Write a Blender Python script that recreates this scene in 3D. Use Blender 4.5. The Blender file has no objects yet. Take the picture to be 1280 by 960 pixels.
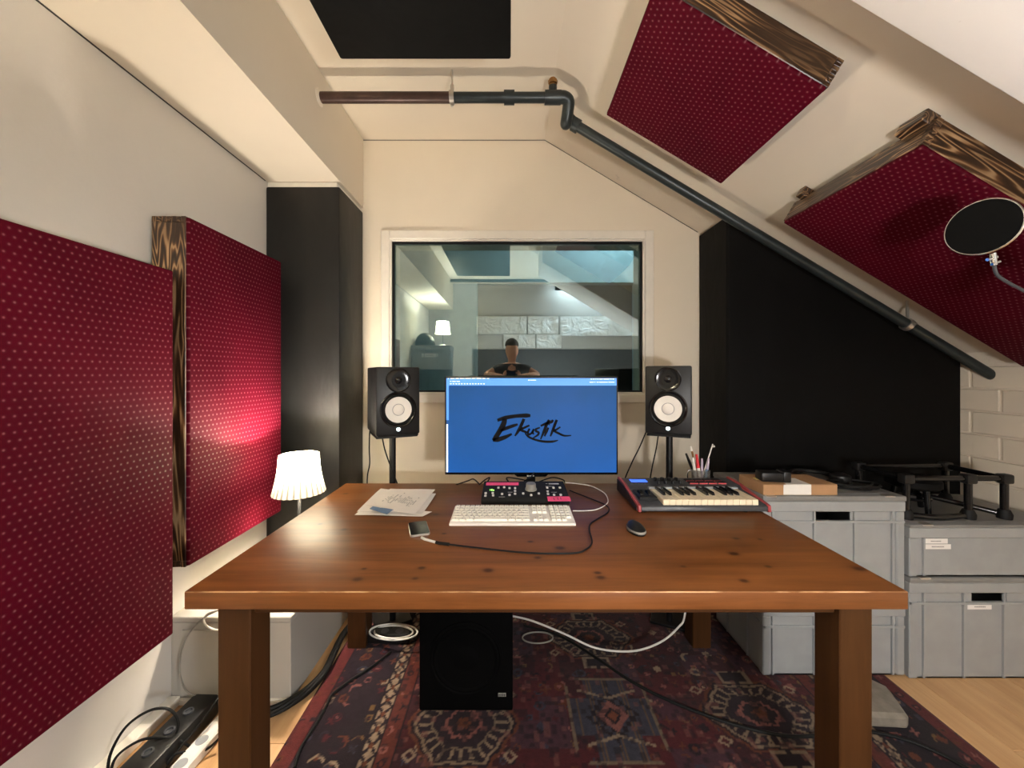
import bpy, bmesh, math, random
import numpy as np
from mathutils import Vector, Matrix, Euler
random.seed(7)
R = math.radians
S = bpy.context.scene
COL = S.collection

# ------------------------------------------------------------------ camera, world, exposure
H = 1.30                      # lens height above the floor
F = 480.0                     # focal length in pixels of the 1280 px wide frame
EYE = (0.0, 0.0, H)
VX, VY = 637.0, 467.0         # vanishing point of the room's depth lines
cd = bpy.data.cameras.new('camera')
cam = bpy.data.objects.new('camera', cd); COL.objects.link(cam)
cam.location = (0, 0, H); cam.rotation_euler = (R(90), 0, 0)
cd.sensor_width = 36; cd.lens = F / 1280 * 36
cd.shift_x = (640 - VX) / 1280; cd.shift_y = -(480 - VY) / 1280
cd.clip_start = 0.02
S.camera = cam
S.view_settings.view_transform = 'Standard'; S.view_settings.look = 'None'
S.view_settings.gamma = 1; S.view_settings.use_curve_mapping = False
S.view_settings.exposure = 0.58
w = bpy.data.worlds.new('world'); S.world = w; w.use_nodes = True
w.node_tree.nodes['Background'].inputs[0].default_value = (0.02, 0.02, 0.022, 1)
w.node_tree.nodes['Background'].inputs[1].default_value = 1.0

# brightness of the room's lamps and the added fill globe (each lamp's light is built by its own builder)
TABLE_LAMP_W = 108.0
REAR_LAMP_W = 85.0
REAR_BAR = 60.0
FILL_GLOBE = 195.0
WARM = (1.0, 0.88, 0.74); NEUTRAL = (1.0, 0.95, 0.88)
COOL = (0.86, 0.94, 1.0)


def P(px, py, Y):
    """world point seen at photograph pixel px,py at depth Y"""
    return Vector(((px - VX) / F * Y, Y, H + (VY - py) / F * Y))


def PT(px, py, z):
    """world point at photograph pixel px,py lying on the plane of height z"""
    Y = (H - z) * F / (py - VY)
    return Vector(((px - VX) / F * Y, Y, z))


# ------------------------------------------------------------------ node helpers
def newmat(name):
    m = bpy.data.materials.new(name); m.use_nodes = True
    nt = m.node_tree
    return m, nt, nt.nodes['Principled BSDF']


def nd(nt, t, ins=None, **props):
    n = nt.nodes.new('ShaderNode' + t)
    for k, v in props.items(): setattr(n, k, v)
    for k, v in (ins or {}).items():
        s = n.inputs[k]
        if isinstance(v, bpy.types.NodeSocket): nt.links.new(v, s)
        else: s.default_value = v
    return n


def math_(nt, op, a, b=0.0, c=0.0):
    return nd(nt, 'Math', {0: a, 1: b, 2: c}, operation=op).outputs[0]


def mixc(nt, fac, a, b, mode='MIX'):
    n = nt.nodes.new('ShaderNodeMix'); n.data_type = 'RGBA'; n.blend_type = mode
    for i, v in ((0, fac), (6, a), (7, b)):
        if isinstance(v, bpy.types.NodeSocket): nt.links.new(v, n.inputs[i])
        else: n.inputs[i].default_value = v if i == 0 else (tuple(v) + (1,))[:4]
    return n.outputs[2]


def ramp(nt, fac, stops, interp='LINEAR'):
    n = nt.nodes.new('ShaderNodeValToRGB'); n.color_ramp.interpolation = interp
    e = n.color_ramp.elements
    while len(e) < len(stops): e.new(0.5)
    for el, (p, c) in zip(e, stops):
        el.position = p; el.color = (tuple(c) + (1,))[:4] if not isinstance(c, (int, float)) else (c, c, c, 1)
    nt.links.new(fac, n.inputs[0])
    return n.outputs[0]


def objco(nt, scale=(1, 1, 1), rot=(0, 0, 0)):
    tc = nt.nodes.new('ShaderNodeTexCoord')
    return nd(nt, 'Mapping', {'Vector': tc.outputs['Object'], 'Scale': scale, 'Rotation': rot}).outputs[0]


def noise(nt, vec, scale, detail=3, rough=0.55, dist=0.0):
    return nd(nt, 'TexNoise', {'Vector': vec, 'Scale': scale, 'Detail': detail, 'Roughness': rough, 'Distortion': dist}).outputs[0]


def bump(nt, b, h, strength=0.2, dist=0.01):
    nt.links.new(nd(nt, 'Bump', {'Height': h, 'Strength': strength, 'Distance': dist}).outputs[0], b.inputs['Normal'])


def setb(nt, b, **kw):
    names = dict(color='Base Color', rough='Roughness', metal='Metallic', spec='Specular IOR Level', sheen='Sheen Weight',
                 coat='Coat Weight', coatr='Coat Roughness', trans='Transmission Weight', alpha='Alpha', ior='IOR')
    for k, v in kw.items():
        s = b.inputs[names[k]]
        if isinstance(v, bpy.types.NodeSocket): nt.links.new(v, s)
        elif k == 'color': s.default_value = (tuple(v) + (1,))[:4]
        else: s.default_value = v


def simple(name, color, rough=0.5, metal=0.0, var=0.08, scale=14.0, bmp=0.0, bscale=120.0, **kw):
    m, nt, b = newmat(name)
    co = objco(nt)
    n = noise(nt, co, scale)
    c = tuple(color)
    lo = tuple(x * (1 - var) for x in c); hi = tuple(min(1, x * (1 + var)) for x in c)
    setb(nt, b, color=ramp(nt, n, [(0.3, lo), (0.7, hi)]), rough=rough, metal=metal, **kw)
    if bmp: bump(nt, b, noise(nt, co, bscale, 2), bmp, 0.002)
    return m


def emit(name, color, strength, diff=None):
    m, nt, b = newmat(name)
    setb(nt, b, color=diff or color, rough=0.5)
    b.inputs['Emission Color'].default_value = tuple(color) + (1,)
    b.inputs['Emission Strength'].default_value = strength
    return m


# ------------------------------------------------------------------ materials
def plaster(name, color, bmp=0.12, scale=60, pits=0.0, var=0.05):
    m, nt, b = newmat(name)
    co = objco(nt)
    n1 = noise(nt, co, 1.7, 4); n2 = noise(nt, co, scale, 3)
    c = tuple(color)
    col = ramp(nt, n1, [(0.3, tuple(x * (1 - var) for x in c)), (0.7, c)])
    h = n2
    if pits:
        v = noise(nt, co, 9, 5, 0.7)
        pit = ramp(nt, v, [(0.66, 1.0), (0.72, 0.0)])
        h = math_(nt, 'ADD', math_(nt, 'MULTIPLY', n2, 0.4), math_(nt, 'MULTIPLY', pit, pits))
        col = mixc(nt, math_(nt, 'MULTIPLY', math_(nt, 'SUBTRACT', 1.0, pit), 0.35), col, (0.4, 0.36, 0.32))
    setb(nt, b, color=col, rough=0.75, spec=0.25)
    bump(nt, b, h, bmp, 0.004)
    return m


WALLC = (0.80, 0.715, 0.58)
M_wall = plaster('cream_wall_paint', WALLC)
M_wall_left = plaster('left_wall_paint', (0.70, 0.665, 0.61), 0.15, 40)
M_ceil = plaster('ceiling_paint', (0.80, 0.72, 0.59), 0.06)
M_rough = plaster('rough_plaster', (0.84, 0.81, 0.78), 0.35, 30, 0.9)
M_slope = plaster('slope_plaster', (0.78, 0.70, 0.58), 0.2, 24, 0.3)
M_brick = plaster('painted_brick', (0.82, 0.73, 0.60), 0.4, 35, 0.35, 0.14)
M_mortar = plaster('painted_mortar', (0.80, 0.71, 0.59), 0.5, 60)
M_trim = simple('white_lacquer_trim', (0.80, 0.75, 0.66), 0.4, var=0.03)
M_boxpaint = plaster('white_box_paint', (0.42, 0.40, 0.36), 0.08)
M_darkwall = simple('dark_backdrop_cloth', (0.05, 0.052, 0.055), 0.9, bmp=0.2)
M_joint = simple('shadow_joint', (0.05, 0.045, 0.04), 0.9)


def black_fabric(name, c=0.0026, spec=0.16, rough=0.62):
    m, nt, b = newmat(name)
    co = objco(nt)
    wv = noise(nt, co, 900, 1); fold = noise(nt, objco(nt, (2.2, 2.2, 1.1)), 2.5, 3, 0.5, 0.4)
    setb(nt, b, color=ramp(nt, fold, [(0.3, (c, c, c * 1.02)), (0.75, (c * 1.8, c * 1.8, c * 1.85))]), rough=rough, spec=spec)
    h = math_(nt, 'ADD', math_(nt, 'MULTIPLY', wv, 0.06), math_(nt, 'MULTIPLY', fold, 1.0))
    bump(nt, b, h, 0.35, 0.03)
    return m


M_black = black_fabric('black_stretch_fabric', 0.0022, 0.12)
M_black_lit = black_fabric('black_stretch_fabric_lit', 0.0042, 0.38, 0.5)  # same stretch fabric, lightened so its colour carries the lamp's glow


def dotted():
    m, nt, b = newmat('crimson_dotted_brocade')
    tc = nt.nodes.new('ShaderNodeTexCoord')
    p = nd(nt, 'VectorMath', {0: tc.outputs['Object'], 1: (1 / 0.0202, 1 / 0.039, 0)}, operation='MULTIPLY').outputs[0]

    def dots(off):
        q = nd(nt, 'VectorMath', {0: p, 1: (off, off, 0)}, operation='ADD').outputs[0]
        f = nd(nt, 'VectorMath', {0: q}, operation='FRACTION').outputs[0]
        s = nd(nt, 'VectorMath', {0: f, 1: (0.5, 0.5, 0)}, operation='SUBTRACT').outputs[0]
        s = nd(nt, 'VectorMath', {0: s, 1: (0.0202, 0.039, 0)}, operation='MULTIPLY').outputs[0]
        l = nd(nt, 'VectorMath', {0: s}, operation='LENGTH').outputs['Value']
        return ramp(nt, l, [(0.0023, 1.0), (0.0040, 0.0)])
    d = math_(nt, 'MAXIMUM', dots(0.0), dots(0.5))
    co = objco(nt)
    wob = noise(nt, co, 5, 3); weave = noise(nt, objco(nt, (1, 1, 1)), 420, 1)
    base = ramp(nt, wob, [(0.3, (0.060, 0.0011, 0.0078)), (0.7, (0.086, 0.0016, 0.0106))])
    base = mixc(nt, math_(nt, 'MULTIPLY', weave, 0.35), base, (0.07, 0.002, 0.008))
    col = mixc(nt, math_(nt, 'MULTIPLY', d, 0.85), base, (0.235, 0.078, 0.088))
    setb(nt, b, color=col, rough=math_(nt, 'SUBTRACT', 0.65, math_(nt, 'MULTIPLY', d, 0.25)), spec=math_(nt, 'ADD', 0.06, math_(nt, 'MULTIPLY', d, 0.4)))
    h = math_(nt, 'ADD', math_(nt, 'MULTIPLY', d, 0.6), math_(nt, 'MULTIPLY', weave, 0.3))
    bump(nt, b, h, 0.3, 0.001)
    return m


M_dots = dotted()


def burnt(name, along):
    m, nt, b = newmat(name)
    st = {'x': (0.9, 8.5, 8.5), 'y': (8.5, 0.9, 8.5)}[along]
    co = objco(nt, st)
    wob = noise(nt, co, 1.1, 3, 0.5, 0.3)
    big = noise(nt, objco(nt, (2, 2, 2)), 1.6, 2)
    rings = math_(nt, 'SINE', math_(nt, 'MULTIPLY', wob, 105.0))
    rings = math_(nt, 'ADD', math_(nt, 'MULTIPLY', rings, 0.5), 0.5)
    c1 = ramp(nt, rings, [(0.0, (0.018, 0.008, 0.004)), (0.45, (0.055, 0.024, 0.010)), (0.8, (0.16, 0.075, 0.03)), (1.0, (0.46, 0.29, 0.15))])
    char = ramp(nt, big, [(0.38, 0.0), (0.58, 1.0)])
    col = mixc(nt, math_(nt, 'MULTIPLY', char, 0.85), c1, (0.035, 0.016, 0.008))
    setb(nt, b, color=col, rough=0.4, coat=0.25, coatr=0.25)
    bump(nt, b, rings, 0.15, 0.002)
    return m


M_burn_x = burnt('scorched_wood_across', 'x'); M_burn_y = burnt('scorched_wood_along', 'y')

KNOTS = [(455, 711), (447, 724), (527, 710), (519, 723), (610, 713), (432, 617), (663, 677), (700, 685), (751, 722), (747, 716),
         (854, 708), (812, 649), (920, 673), (950, 674), (917, 692), (930, 726), (960, 708), (1074, 711), (1105, 721), (430, 662),
         (555, 667), (545, 643), (672, 697), (400, 655)]


def pine(name, c_lo, c_hi, axis='x', knots=(), rough=0.3, pale_edge=None):
    m, nt, b = newmat(name)
    st = {'x': (0.9, 13, 13), 'y': (13, 0.9, 13), 'z': (13, 13, 0.9)}[axis]
    co = objco(nt, st)
    g = noise(nt, co, 1.5, 5, 0.6, 0.5)
    fine = noise(nt, objco(nt, tuple(s * 5 for s in st)), 2.0, 2)
    blotch = noise(nt, objco(nt, (1, 2.2, 1)), 2.2, 3)
    f = math_(nt, 'ADD', math_(nt, 'MULTIPLY', g, 0.55), math_(nt, 'MULTIPLY', blotch, 0.35))
    f = math_(nt, 'ADD', f, math_(nt, 'MULTIPLY', fine, 0.15))
    col = ramp(nt, f, [(0.36, c_lo), (0.66, c_hi)])
    if knots:
        tc = nt.nodes.new('ShaderNodeTexCoord')
        acc = None
        for i, (kx, ky) in enumerate(knots):
            s = 0.6 + 0.7 * ((i * 37) % 10) / 10
            q = nd(nt, 'VectorMath', {0: tc.outputs['Object'], 1: (kx, ky, 0)}, operation='SUBTRACT').outputs[0]
            q = nd(nt, 'VectorMath', {0: q, 1: (1 / (0.0125 * s), 1 / (0.0095 * s), 0)}, operation='MULTIPLY').outputs[0]
            l = nd(nt, 'VectorMath', {0: q}, operation='LENGTH').outputs['Value']
            k = math_(nt, 'DIVIDE', 1.0, math_(nt, 'ADD', 1.0, math_(nt, 'POWER', l, 4.0)))
            acc = k if acc is None else math_(nt, 'MAXIMUM', acc, k)
        acc = math_(nt, 'MULTIPLY', acc, math_(nt, 'ADD', 0.45, g))
        col = mixc(nt, math_(nt, 'MINIMUM', math_(nt, 'MULTIPLY', acc, 1.05), 1.0), col, (0.045, 0.013, 0.005))
    if pale_edge:      # paler, patchy band along the front top edge
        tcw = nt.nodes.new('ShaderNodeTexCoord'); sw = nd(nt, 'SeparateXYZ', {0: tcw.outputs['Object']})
        my = math_(nt, 'LESS_THAN', sw.outputs[1], pale_edge[0]); mz = math_(nt, 'GREATER_THAN', sw.outputs[2], pale_edge[1])
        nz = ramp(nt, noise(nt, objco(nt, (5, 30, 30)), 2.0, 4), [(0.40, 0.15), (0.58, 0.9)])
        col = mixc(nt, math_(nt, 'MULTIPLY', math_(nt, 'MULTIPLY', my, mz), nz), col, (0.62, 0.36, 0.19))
    setb(nt, b, color=col, rough=ramp(nt, blotch, [(0.3, rough * 0.8), (0.7, rough * 1.25)]), coat=0.03, coatr=0.3, spec=0.24)
    bump(nt, b, g, 0.1, 0.002)
    return m


def kxy(p):
    q = PT(p[0], p[1], 0.751); return (q.x - 0.0925, q.y - 1.445)


M_tabletop = pine('stained_pine_tabletop', (0.10, 0.033, 0.0088), (0.215, 0.077, 0.022), 'x', [kxy(k) for k in KNOTS], 0.42, pale_edge=(-0.4755, 0.7402))
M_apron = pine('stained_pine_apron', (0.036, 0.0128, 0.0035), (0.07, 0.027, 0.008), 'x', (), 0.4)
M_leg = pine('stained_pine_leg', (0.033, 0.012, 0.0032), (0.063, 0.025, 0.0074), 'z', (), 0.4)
M_plank = pine('oak_laminate', (0.45, 0.255, 0.115), (0.63, 0.395, 0.20), 'y', (), 0.38)

M_blackplastic = simple('black_plastic', (0.007, 0.007, 0.0075), 0.40, spec=0.35, bmp=0.08, bscale=600)
M_blackgloss = simple('black_gloss_plastic', (0.005, 0.005, 0.0055), 0.16)
M_blackrubber = simple('black_cable_rubber', (0.005, 0.005, 0.005), 0.6, spec=0.25)
M_blackmetal = simple('black_powder_metal', (0.007, 0.007, 0.0075), 0.42, 0.4)
M_whitecable = simple('white_cable', (0.75, 0.73, 0.68), 0.45)
M_cone = simple('white_speaker_cone', (0.82, 0.78, 0.72), 0.55, var=0.03)
M_led = emit('power_light_glow', (0.75, 0.95, 1.0), 2.5)
M_greycrate = simple('grey_crate_plastic', (0.315, 0.328, 0.33), 0.45, var=0.05, bmp=0.1, bscale=250)
M_greylid = simple('grey_crate_lid', (0.20, 0.20, 0.195), 0.34, var=0.15, scale=6, bmp=0.15, bscale=80)
M_sticker = simple('white_label_sticker', (0.82, 0.80, 0.77), 0.5, var=0.02)
M_ink = simple('dark_ink', (0.012, 0.012, 0.014), 0.8, spec=0.05)
M_greyink = simple('grey_print', (0.28, 0.28, 0.28), 0.6)
M_cardboard = simple('brown_cardboard', (0.42, 0.235, 0.115), 0.75, var=0.08, bmp=0.1, bscale=200)
M_paper = simple('white_paper', (0.80, 0.765, 0.72), 0.7, var=0.03)
M_yellow = simple('yellow_note', (0.85, 0.75, 0.25), 0.7)
M_bluepaper = simple('blue_print', (0.13, 0.22, 0.36), 0.6)
M_pink = simple('pink_tape', (0.95, 0.10, 0.24), 0.6, var=0.04)
M_matteblack = simple('matte_black_housing', (0.012, 0.012, 0.012), 0.75, spec=0.2)
M_greyknob = simple('grey_knob', (0.24, 0.23, 0.205), 0.5, 0.1)
M_button = simple('pale_button', (0.62, 0.60, 0.56), 0.45)
M_greenled = emit('green_digits', (0.35, 1.0, 0.15), 2.2)
M_keywhite = simple('ivory_keycap', (0.90, 0.86, 0.76), 0.4, var=0.02)
M_pianowhite = simple('ivory_piano_key', (0.88, 0.77, 0.56), 0.3, var=0.02)
M_graphite = simple('graphite_plastic', (0.045, 0.047, 0.053), 0.42)
M_strip = simple('pale_grey_strip', (0.30, 0.32, 0.34), 0.4)
M_redtrim = simple('dark_red_trim', (0.33, 0.05, 0.055), 0.4)
M_lcd = emit('blue_display', (0.04, 0.13, 0.9), 1.1)
M_screw = simple('zinc_metal', (0.62, 0.60, 0.56), 0.32, 0.9)
M_chrome = simple('chrome', (0.8, 0.8, 0.8), 0.12, 1.0)
M_brass = simple('aged_brass', (0.36, 0.19, 0.07), 0.35, 0.9)
M_pipe = simple('painted_steel_pipe', (0.026, 0.034, 0.036), 0.36, 0.3, var=0.25)
M_pipebrown = simple('brown_steel_pipe', (0.06, 0.032, 0.026), 0.38, 0.3, var=0.3)
M_stone = simple('grey_concrete', (0.20, 0.175, 0.14), 0.9, var=0.2, scale=25, bmp=0.4, bscale=90)
M_red = simple('red_marker', (0.62, 0.02, 0.03), 0.35)
M_lilac = simple('lilac_pen', (0.5, 0.42, 0.55), 0.4)
M_sub = simple('black_vinyl', (0.0014, 0.0014, 0.0015), 0.8, spec=0.05)
M_skin = simple('skin', (0.55, 0.27, 0.18), 0.5)
M_hair = simple('brown_hair', (0.03, 0.017, 0.01), 0.6, bmp=0.3, bscale=90)
M_shirt = simple('dark_shirt', (0.03, 0.032, 0.04), 0.8, bmp=0.2)
M_jeans = simple('dark_jeans', (0.03, 0.04, 0.07), 0.8, bmp=0.2)


def foil():
    m, nt, b = newmat('crumpled_foil')
    co = objco(nt)
    n = noise(nt, co, 5, 6, 0.65, 1.2)
    setb(nt, b, color=(0.82, 0.83, 0.82), rough=0.34, metal=0.75)
    bump(nt, b, n, 1.0, 0.12)
    return m


M_foil = foil()


def glass():
    m = bpy.data.materials.new('observation_glass'); m.use_nodes = True
    nt = m.node_tree; nt.nodes.clear()
    out = nt.nodes.new('ShaderNodeOutputMaterial')
    tr = nd(nt, 'BsdfTransparent', {'Color': (0.72, 0.83, 0.84, 1)})
    gl = nd(nt, 'BsdfGlossy', {'Color': (0.80, 0.93, 0.94, 1), 'Roughness': 0.0})
    mx = nd(nt, 'MixShader', {0: 0.30, 1: tr.outputs[0], 2: gl.outputs[0]})
    nt.links.new(mx.outputs[0], out.inputs[0])
    return m


M_glass = glass()


def shade_mat(name, strength, z0):
    """pleated lampshade: lit from inside, so it gives off light"""
    m, nt, b = newmat(name)
    tc = nt.nodes.new('ShaderNodeTexCoord')
    sx = nd(nt, 'SeparateXYZ', {0: tc.outputs['Object']})
    ang = math_(nt, 'ARCTAN2', sx.outputs[1], sx.outputs[0])
    pl = math_(nt, 'ADD', math_(nt, 'MULTIPLY', math_(nt, 'SINE', math_(nt, 'MULTIPLY', ang, 26.0)), 0.5), 0.5)
    zz = sx.outputs[2]
    setb(nt, b, color=(0.85, 0.8, 0.66), rough=0.8)
    em = ramp(nt, pl, [(0.05, (0.10, 0.080, 0.028)), (0.5, (1.0, 0.88, 0.62))])
    nt.links.new(em, b.inputs['Emission Color'])
    up = math_(nt, 'MINIMUM', math_(nt, 'MAXIMUM', math_(nt, 'DIVIDE', math_(nt, 'SUBTRACT', zz, z0), 0.172), 0.0), 1.0)
    # the pleats thin out and the bulb sits closer towards the top of the shade
    nt.links.new(math_(nt, 'MULTIPLY', strength, math_(nt, 'ADD', 0.022, math_(nt, 'MULTIPLY', math_(nt, 'POWER', up, 2.4), 1.9))), b.inputs['Emission Strength'])
    return m


# ------------------------------------------------------------------ mesh builder
class MB:
    def __init__(self): self.bm = bmesh.new()

    def _add(self, tmp, M=None):
        if M is not None: bmesh.ops.transform(tmp, matrix=M, verts=tmp.verts)
        me = bpy.data.meshes.new('tmp'); tmp.to_mesh(me); tmp.free()
        self.bm.from_mesh(me); bpy.data.meshes.remove(me)
        return self

    def box(self, x0, x1, y0, y1, z0, z1, bev=0.0, M=None, seg=1):
        t = bmesh.new()
        bmesh.ops.create_cube(t, size=1)
        for v in t.verts:
            v.co = Vector(((x0 + x1) / 2 + v.co.x * (x1 - x0), (y0 + y1) / 2 + v.co.y * (y1 - y0), (z0 + z1) / 2 + v.co.z * (z1 - z0)))
        if bev: bmesh.ops.bevel(t, geom=list(t.edges), offset=bev, segments=seg, affect='EDGES', profile=0.5)
        return self._add(t, M)

    def prism(self, poly, axis, a0, a1, M=None, bev=0.0):
        """extrude polygon (list of 2D points) along axis from a0 to a1"""
        t = bmesh.new()
        def mk(p, a):
            return {'x': (a, p[0], p[1]), 'y': (p[0], a, p[1]), 'z': (p[0], p[1], a)}[axis]
        A = [t.verts.new(mk(p, a0)) for p in poly]; B = [t.verts.new(mk(p, a1)) for p in poly]
        n = len(poly)
        t.faces.new(A); t.faces.new(B[::-1])
        for i in range(n): t.faces.new((A[i], B[i], B[(i + 1) % n], A[(i + 1) % n]))
        bmesh.ops.recalc_face_normals(t, faces=t.faces)
        if bev: bmesh.ops.bevel(t, geom=list(t.edges), offset=bev, segments=1, affect='EDGES')
        return self._add(t, M)

    def lathe(self, prof, n=32, M=None, wob=None):
        """revolve (r,z) profile about z"""
        t = bmesh.new()
        rings = []
        for (r, z) in prof:
            if r < 1e-6: rings.append([t.verts.new((0, 0, z))])
            else:
                ring = []
                for i in range(n):
                    a = 2 * math.pi * i / n; rr = r * (1 + (wob(a, z) if wob else 0))
                    ring.append(t.verts.new((rr * math.cos(a), rr * math.sin(a), z)))
                rings.append(ring)
        for a, b in zip(rings, rings[1:]):
            if len(a) == 1 and len(b) == 1: continue
            for i in range(n):
                j = (i + 1) % n
                if len(a) == 1: t.faces.new((a[0], b[i], b[j]))
                elif len(b) == 1: t.faces.new((a[i], b[0], a[j]))
                else: t.faces.new((a[i], b[i], b[j], a[j]))
        bmesh.ops.recalc_face_normals(t, faces=t.faces)
        return self._add(t, M)

    def cyl(self, p0, p1, r, n=16, r1=None):
        return self.tube([p0, p1], r, n, smooth=False, r1=r1)

    def tube(self, pts, r, n=8, smooth=True, sub=6, r1=None, flat=None):
        pts = [Vector(p) for p in pts]
        if smooth and len(pts) > 2:
            q = [pts[0]] + pts + [pts[-1]]; out = []
            for i in range(1, len(q) - 2):
                a, b, c, d = q[i - 1], q[i], q[i + 1], q[i + 2]
                for k in range(sub):
                    s = k / sub
                    out.append(0.5 * ((2 * b) + (c - a) * s + (2 * a - 5 * b + 4 * c - d) * s * s + (3 * b - a - 3 * c + d) * s ** 3))
            out.append(pts[-1]); pts = out
        t = bmesh.new(); rings = []
        up = None
        for i, p in enumerate(pts):
            d = (pts[min(i + 1, len(pts) - 1)] - pts[max(i - 1, 0)])
            if d.length < 1e-9: d = Vector((0, 0, 1))
            d.normalize()
            if up is None:
                up = d.orthogonal().normalized()
            up = (up - d * up.dot(d))
            if up.length < 1e-6: up = d.orthogonal()
            up.normalize(); sd = d.cross(up)
            rr = r if r1 is None else r + (r1 - r) * i / (len(pts) - 1)
            rings.append([t.verts.new(p + (up * math.cos(2 * math.pi * k / n) + sd * math.sin(2 * math.pi * k / n)) * rr) for k in range(n)])
        for a, b in zip(rings, rings[1:]):
            for k in range(n): t.faces.new((a[k], a[(k + 1) % n], b[(k + 1) % n], b[k]))
        t.faces.new(rings[0][::-1]); t.faces.new(rings[-1])
        bmesh.ops.recalc_face_normals(t, faces=t.faces)
        return self._add(t)

    def ribbon(self, pts, widths, depth_off, place):
        """flat brush stroke: 2D polyline with a width per point, mapped into space by place(x,y)"""
        t = bmesh.new(); prev = None
        P2 = [Vector(p) for p in pts]
        for i, p in enumerate(P2):
            d = P2[min(i + 1, len(P2) - 1)] - P2[max(i - 1, 0)]; d.normalize()
            nrm = Vector((-d.y, d.x)) * widths[i] / 2
            a = t.verts.new(place(*(p + nrm))); b = t.verts.new(place(*(p - nrm)))
            if prev: t.faces.new((prev[0], prev[1], b, a))
            prev = (a, b)
        return self._add(t)

    def mesh(self, name):
        me = bpy.data.meshes.new(name); self.bm.to_mesh(me); self.bm.free()
        me.polygons.foreach_set('use_smooth', [True] * len(me.polygons))
        me.set_sharp_from_angle(angle=R(35))
        return me


def mk(name, mb, mat, parent=None, loc=None, recenter=True):
    me = mb.mesh(name) if isinstance(mb, MB) else mb
    me.materials.clear(); me.materials.append(mat)
    o = bpy.data.objects.new(name, me); COL.objects.link(o)
    if parent is not None: o.parent = parent
    elif recenter and loc is None:
        n = len(me.vertices); a = np.empty(n * 3, 'f'); me.vertices.foreach_get('co', a); a = a.reshape(-1, 3)
        c = (a.min(0) + a.max(0)) / 2; c[2] = a[:, 2].min()
        me.transform(Matrix.Translation(Vector((-c[0], -c[1], -c[2])))); o.location = Vector(c.tolist())
    if loc is not None: o.location = loc
    return o


def tag(o, label=None, cat=None, group=None, kind=None):
    if label: o['label'] = label
    if cat: o['category'] = cat
    if group: o['group'] = group
    if kind: o['kind'] = kind
    return o


def thing(name, label, cat, loc=(0, 0, 0), rot=(0, 0, 0), group=None):
    o = bpy.data.objects.new(name, None); COL.objects.link(o)
    o.empty_display_size = 0.05
    o.location = loc; o.rotation_euler = rot
    return tag(o, label, cat, group)


def struct(name, mb, mat):
    return tag(mk(name, mb, mat), kind='structure')


def clone(root, loc, rot, label, group=None):
    r = root.copy(); COL.objects.link(r); r.location = loc; r.rotation_euler = rot; r['label'] = label
    if group: r['group'] = group
    for ch in list(root.children):
        c = ch.copy(); COL.objects.link(c); c.parent = r
        for g in list(ch.children):
            d = g.copy(); COL.objects.link(d); d.parent = c
    return r


# ------------------------------------------------------------------ room
YB = 2.45                                  # far wall
XS = -0.933; XW = -1.338; XR = 2.51        # soffit face, left wall, right wall
ZC = H + 1.490; ZS = H + 1.057             # ceiling, underside of the soffit
XRIDGE = 0.2246; SL = 0.602
YREAR = -1.40
YSLAB = 0.915; YGABLE = 0.35
def zslope(x): return ZC - SL * (x - XRIDGE)

# floor: laminate planks on a slab
fl = struct('floor', MB().box(XW - 0.3, XR + 0.3, YREAR - 0.2, 4.6, -0.12, -0.012), M_joint)
PW, PL = 0.192, 1.285
plank_me = MB().box(-PW / 2 + 0.0008, PW / 2 - 0.0008, -PL / 2 + 0.0008, PL / 2 - 0.0008, -0.012, 0.0, 0.0012).mesh('plank')
nx = int((XR - XW) / PW) + 1
for i in range(nx):
    off = (i * 0.43) % 1.0 * PL
    j = 0
    y = YREAR - off
    while y < YB + 0.02:
        yc = y + PL / 2
        if yc - PL / 2 < YB - 0.05:
            o = mk('plank', plank_me, M_plank, fl)
            o.location = Vector((XW + PW * (i + 0.5), yc, random.uniform(-0.0004, 0.0004))) - fl.location
        y += PL

# walls
struct('wall_left', MB().box(XW - 0.15, XW, YREAR, YB, 0, ZS + 0.02), M_wall_left)
M_rear = plaster('grey_rear_wall', (0.42, 0.41, 0.39), 0.2)
wr = struct('wall_rear', MB().box(XW - 0.15, XR + 0.15, YREAR - 0.15, YREAR, 0, ZC), M_rear)
# far wall with window opening
GX0, GX1 = (490 - VX) / F * YB, (803 - VX) / F * YB
GZ0, GZ1 = H + (VY - 490) / F * YB, H + (VY - 302) / F * YB
wb = MB()
wb.box(XW, GX0, YB, YB + 0.18, 0, ZC).box(GX1, XR + 0.1, YB, YB + 0.18, 0, ZC)
wb.box(GX0, GX1, YB, YB + 0.18, 0, GZ0).box(GX0, GX1, YB, YB + 0.18, GZ1, ZC)
struct('wall_back', wb, M_wall)
# right wall of painted blocks
wrr = struct('wall_right', MB().box(XR, XR + 0.15, YREAR, YB, 0, zslope(XR) + 0.12), M_mortar)
BH, BL = 0.122, 0.252
brick_mes = []
for k in range(4):
    mb = MB().box(-0.009, 0.0, -BL / 2 + 0.005, BL / 2 - 0.005, -BH / 2 + 0.004, BH / 2 - 0.004, 0.004)
    for v in mb.bm.verts:
        if v.co.x < -0.005: v.co += Vector((random.uniform(-0.003, 0.002), random.uniform(-0.002, 0.002), random.uniform(-0.002, 0.002)))
    brick_mes.append(mb.mesh('brick'))
for r in range(11):
    y = 0.95 + (BL / 2 if r % 2 else 0)
    while y < 2.45:
        o = mk('brick', brick_mes[random.randrange(4)], M_brick, wrr)
        o.location = Vector((XR + 0.001, y, BH * (r + 0.5))) - wrr.location
        y += BL

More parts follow.
